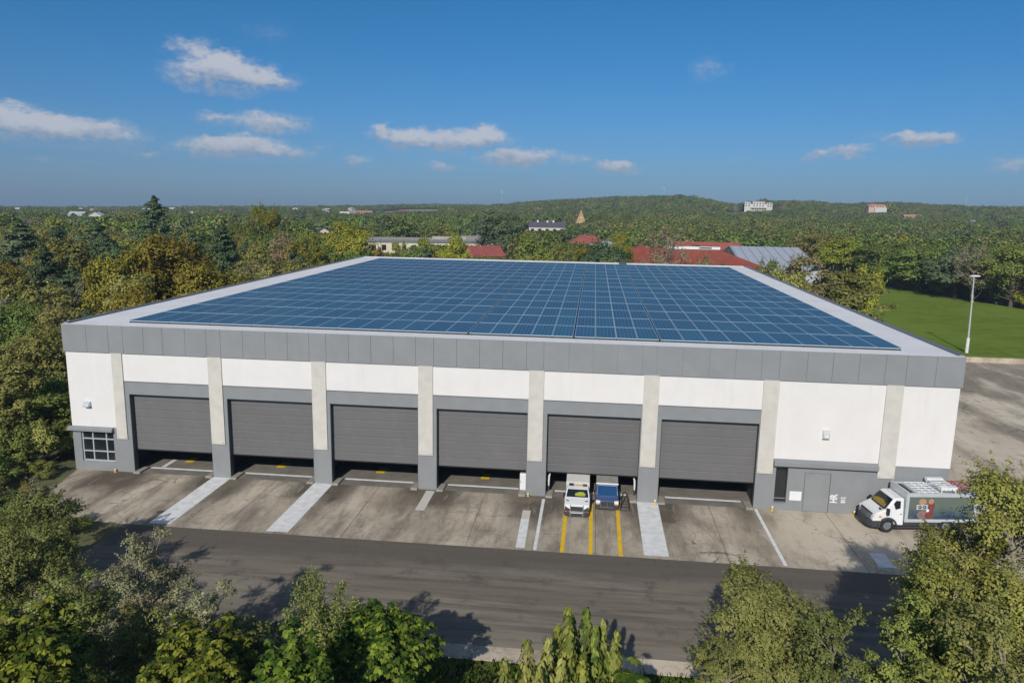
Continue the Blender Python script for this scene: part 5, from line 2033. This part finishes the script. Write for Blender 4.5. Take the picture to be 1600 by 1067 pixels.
CHOICE = {'left': [('round', 'olive', 3), ('broad', 'olive', 2), ('pine', 'dark', 3), ('round', 'green', 2), ('twig', 'brown', 1.3), ('broad', 'gold', 1.0), ('twig', 'grey', 1)],
          'back': [('round', 'olive', 2.5), ('broad', 'green', 2.5), ('pine', 'dark', 1.2), ('round', 'lime', 1), ('twig', 'brown', 1), ('broad', 'dark', 1.3)],
          'right': [('broad', 'green', 2.6), ('round', 'olive', 2.6), ('broad', 'dark', .5), ('round', 'lime', 2.2), ('twig', 'brown', .8), ('broad', 'olive', 2.4), ('broad', 'lime', 1.2)]}
WORD = {'olive': 'olive green', 'green': 'mid green', 'dark': 'dark green', 'gold': 'golden', 'brown': 'brownish', 'grey': 'grey green', 'lime': 'yellow green'}
KIND = {'round': 'round crowned tree', 'broad': 'broad spreading tree', 'pine': 'pine', 'twig': 'thin leaved twiggy tree', 'bush': 'shrub'}
LIMIT = 236
for (dz, x, y, z0, R, Hh, u) in good[:LIMIT]:
    reg = 'left' if u < 470 else ('back' if u < 1180 else 'right')
    ch = CHOICE[reg]
    kd, colr, _ = rng.choices(ch, [c[2] for c in ch])[0]
    if kd == 'pine':
        R *= .92
        Hh = min(Hh * 1.12, fit(x, y, z0, R, Hh * 1.12)[0])
    put(kd, colr, x, y, z0, R, Hh, f'{WORD[colr]} {KIND[kd]} {REG[reg]}', f'{WORD[colr]} {KIND[kd]}s {REG[reg]}', rng)

for k, (u, v, wpx, Y, colr) in enumerate([(1086, 329, 12, 1010, 'grey'), (1100, 325, 9, 1030, 'grey'), (1108, 324, 11, 1020, 'grey'), (1150, 318, 12, 1000, 'grey'), (1176, 335, 10, 950, 'grey'), (1290, 321, 10, 1000, 'grey'), (1430, 326, 11, 980, 'grey')]):
    p_ = aty(u, v, Y)
    dz = (p_ - CAM) @ FW
    z0 = float(terrain(p_[0], Y))
    put('bare', colr, p_[0], Y, z0, wpx / 2 * dz / FPX, max(9, p_[2] - z0), 'bare pale tree standing out of the far green hillside', 'bare pale trees on the hillside', rs)
p_ = aty(1225, 313, 980)
put('bare', 'rust', p_[0], 980, float(terrain(p_[0], 980)), 5.5, p_[2] - float(terrain(p_[0], 980)), 'tall reddish bare tree right of the mansion', None, rs)
# shrub belt along the far edge of the lawn
edge_ = [(136, 203), (141, 193), (153, 151), (163, 118), (178, 72)]
k = 0
for (xa, ya), (xb, yb) in zip(edge_[:-1], edge_[1:]):
    n_ = max(2, int(math.hypot(xb - xa, yb - ya) / 4.6))
    for j in range(n_):
        f = (j + rs.uniform(.2, .8)) / n_
        colr = rs.choice(('green', 'olive', 'dark', 'lime'))
        put('bush', colr, xa + (xb - xa) * f + rs.uniform(.5, 3.5), ya + (yb - ya) * f, -.05, rs.uniform(2.2, 3.6), rs.uniform(3.0, 5.6),
            f'{WORD[colr]} shrub in the belt along the far edge of the lawn', f'{WORD[colr]} shrubs along the far edge of the lawn', rs)
# undergrowth at the wood's edge by the forecourt
for k, (x, y, R, Hh, colr) in enumerate([(-1.6, -2.5, 1.3, 1.6, 'olive'), (.4, -6.5, 1.2, 1.3, 'olive'), (2.0, -11.6, 1.7, 2.0, 'green'), (5.0, -11.9, 1.6, 1.5, 'olive'), (-3.5, -6, 2.2, 3.2, 'green'),
                                         (8.2, -13.0, 1.8, 2.2, 'green'), (-2.2, 3.6, 1.6, 2.4, 'green'), (9.0, -20.5, 2.0, 2.6, 'olive'),
                                         (-3.4, 0.5, 2.2, 4.2, 'olive'), (-3.8, 8.0, 2.4, 5.0, 'green'), (-6.8, 4.0, 2.8, 5.5, 'olive'), (-4.8, -2.6, 2.4, 4.4, 'green'), (-8.5, -1.0, 3.0, 5.5, 'olive'),
                                         (-4.2, 13.5, 2.6, 6.0, 'olive'), (-9.5, 9.5, 3.0, 6.5, 'green'), (-5.5, 19.5, 2.8, 7.0, 'olive'), (-1.2, -9.6, 1.9, 2.6, 'olive'), (-5.6, -9.0, 2.6, 4.2, 'green'), (-3.0, -13.0, 2.4, 3.4, 'olive'), (1.2, -14.4, 2.2, 2.8, 'green'), (4.6, -15.6, 2.2, 2.6, 'olive')]):
    put('bush', colr, x, y, -.05, R, Hh, f'{WORD[colr]} low shrub at the wooded left edge of the forecourt', f'{WORD[colr]} low shrubs at the left edge of the forecourt', rs)

# --- far woodland: everything beyond reads as one mass
pts, scl, rot, idx = [], [], [], []
FARCOL = ['green', 'olive', 'dark', 'green', 'olive', 'fg', 'brown', 'lime']
far_col = bpy.data.collections.new('far_tree_shapes')
for k, cn in enumerate(FARCOL):
    kd = ['broad', 'round', 'pine', 'round', 'broad', 'broad', 'twig', 'round'][k]
    msh = gen(kd, 300 + k, 11, 5.2 if kd != 'pine' else 4.2, 1100 if kd != 'twig' else 700, 1.05)[0]
    o = bpy.data.objects.new('far_tree_%s' % 'abcdefgh'[k], msh)
    set_mat(o, FOL[cn])
    far_col.objects.link(o)
wts = [3, 3, 1.6, 2.5, 2.5, 2, .8, .9]


def patch_w(x, y):
    a_ = math.sin(x * .021 + 2 * math.sin(y * .013)) * math.sin(y * .017 + 1.3 * math.sin(x * .009))
    b_ = math.sin(x * .007 + 4 + math.sin(y * .006)) * math.sin(y * .0085)
    return [4.2, 1.1 + .9 * a_, 2.4 - 1.4 * a_, 3.6 - 1.5 * b_, 1.1 + .9 * a_, 3, max(.1, .3 + .6 * b_), max(.1, .35 + .7 * a_)]


for (dz, x, y, z0, R, Hh, u) in good[LIMIT:]:
    pts.append((x, y, z0)); scl.append((R / 5.2, R / 5.2, Hh / 11)); rot.append(rng.uniform(0, 6.28)); idx.append(rng.choices(range(8), patch_w(x, y))[0])
d = 395.0
while d < 2350:
    st = 8.0 if d < 800 else (10.0 if d < 1750 else 15.0)
    a0, a1 = -42.5, 32.0
    na = int(rad(a1 - a0) * d / st)
    for k in range(na):
        a = rad(a0 + (a1 - a0) * (k + rng.uniform(-.4, .4)) / na)
        dd = d + rng.uniform(-.45, .45) * st
        x, y = 46 + dd * math.sin(a), -60 + dd * math.cos(a)
        if y < 330 and x < 330:
            continue
        if dd > 520 and math.sin(x * .013 + 1.7 * math.sin(y * .011)) * math.sin(y * .019 + 1.1 * math.sin(x * .017)) > .80 and rng.random() < .9:
            continue                                  # small clearings
        if any(cx0 < x < cx1 and cy0 < y < cy1 for cx0, cx1, cy0, cy1 in CLEAR):
            continue
        z0 = float(terrain(x, y)) - .3
        R = st * rng.choice((.42, .5, .58, .66, .8, 1.0)) * rng.uniform(.9, 1.1)
        Hh = rng.uniform(7, 12) * (.8 + .3 * R / st) * (1.0 if st < 12 else 1.15)
        if any(abs(x - fx_) < hx + R * .6 and abs(y - fy_) < hy + R * .6 for fx_, fy_, hx, hy in FOOT):
            continue
        belt = 370 < y < 470 and -150 < x < 20
        if belt:
            Hh *= 1.25
        Hh, u = fit(x, y, z0, R, Hh)
        if Hh < 2.5:
            continue
        pts.append((x, y, z0)); scl.append((R / 5.2, R / 5.2, Hh / 11)); rot.append(rng.uniform(0, 6.28)); idx.append(rng.choice((0, 2, 2, 3, 3)) if belt else rng.choices(range(8), patch_w(x, y))[0])
    d += st * .9
me = bpy.data.meshes.new('far_woodland')
me.from_pydata(pts, [], [])
for nm, typ, dat, fld in (('tree_scale', 'FLOAT_VECTOR', np.array(scl).ravel(), 'vector'), ('tree_rot', 'FLOAT', np.array(rot), 'value'), ('tree_idx', 'INT', np.array(idx), 'value')):
    at = me.attributes.new(nm, typ, 'POINT')
    at.data.foreach_set(fld, dat.astype(np.int32 if typ == 'INT' else np.float32))
fw_ = tag(link('far_woodland', me), kind='stuff')
ng = bpy.data.node_groups.new('woodland', 'GeometryNodeTree')
ng.interface.new_socket('Geometry', in_out='INPUT', socket_type='NodeSocketGeometry')
ng.interface.new_socket('Geometry', in_out='OUTPUT', socket_type='NodeSocketGeometry')
gi, go = ng.nodes.new('NodeGroupInput'), ng.nodes.new('NodeGroupOutput')
ip = ng.nodes.new('GeometryNodeInstanceOnPoints')
ci = ng.nodes.new('GeometryNodeCollectionInfo')
ci.inputs['Collection'].default_value = far_col
ci.inputs['Separate Children'].default_value = True
ci.inputs['Reset Children'].default_value = True


def named(nm, typ):
    n = ng.nodes.new('GeometryNodeInputNamedAttribute')
    n.data_type = typ
    n.inputs['Name'].default_value = nm
    return [o for o in n.outputs if o.enabled and o.name == 'Attribute'][0]


cx = ng.nodes.new('ShaderNodeCombineXYZ')
L = ng.links.new
L(named('tree_rot', 'FLOAT'), cx.inputs['Z'])
L(gi.outputs[0], ip.inputs['Points'])
L(ci.outputs[0], ip.inputs['Instance'])
ip.inputs['Pick Instance'].default_value = True
L(named('tree_idx', 'INT'), ip.inputs['Instance Index'])
L(cx.outputs[0], ip.inputs['Rotation'])
L(named('tree_scale', 'FLOAT_VECTOR'), ip.inputs['Scale'])
L(ip.outputs[0], go.inputs[0])
md = fw_.modifiers.new('woodland', 'NODES')
md.node_group = ng
print('trees', len(PLACED), 'far', len(pts), 'cand', len(good))

# --- grass on the verge
r_ = np.random.default_rng(4)
n = 42000
gx_, gy_ = r_.uniform(12, 75, n), r_.uniform(-36, -24.0, n)
C = np.stack([gx_, gy_, np.full(n, .20)], 1)
hgt = r_.uniform(.16, .40, n)
C[:, 2] = .1 + hgt * .42
ax = np.stack([r_.normal(size=n) * .35, r_.normal(size=n) * .35, np.ones(n)], 1)
nn_ = np.stack([r_.normal(size=n), r_.normal(size=n), np.full(n, .2)], 1)
gm = leaf_mesh('grass', C, nn_, hgt, .16, r_.uniform(0, 1, n), ax, rng=r_)
tag(link('grass', gm, K['blade']), kind='stuff')

# ------------------------------------------------------------------ haze
hm = bpy.data.materials.new('haze')
hm.use_nodes = True
t = hm.node_tree
t.nodes.clear()
out = N(t, 'ShaderNodeOutputMaterial')
pv = N(t, 'ShaderNodeVolumePrincipled')
pv.inputs['Color'].default_value = (.64, .79, 1.0, 1)
pv.inputs['Density'].default_value = 0.00018
pv.inputs['Anisotropy'].default_value = 0.0
t.links.new(pv.outputs[0], out.inputs['Volume'])
mb = MB()
mb.box(-2900, 2900, -400, 2950, -120, 130)
tag(mb.build('haze', hm), kind='stuff')
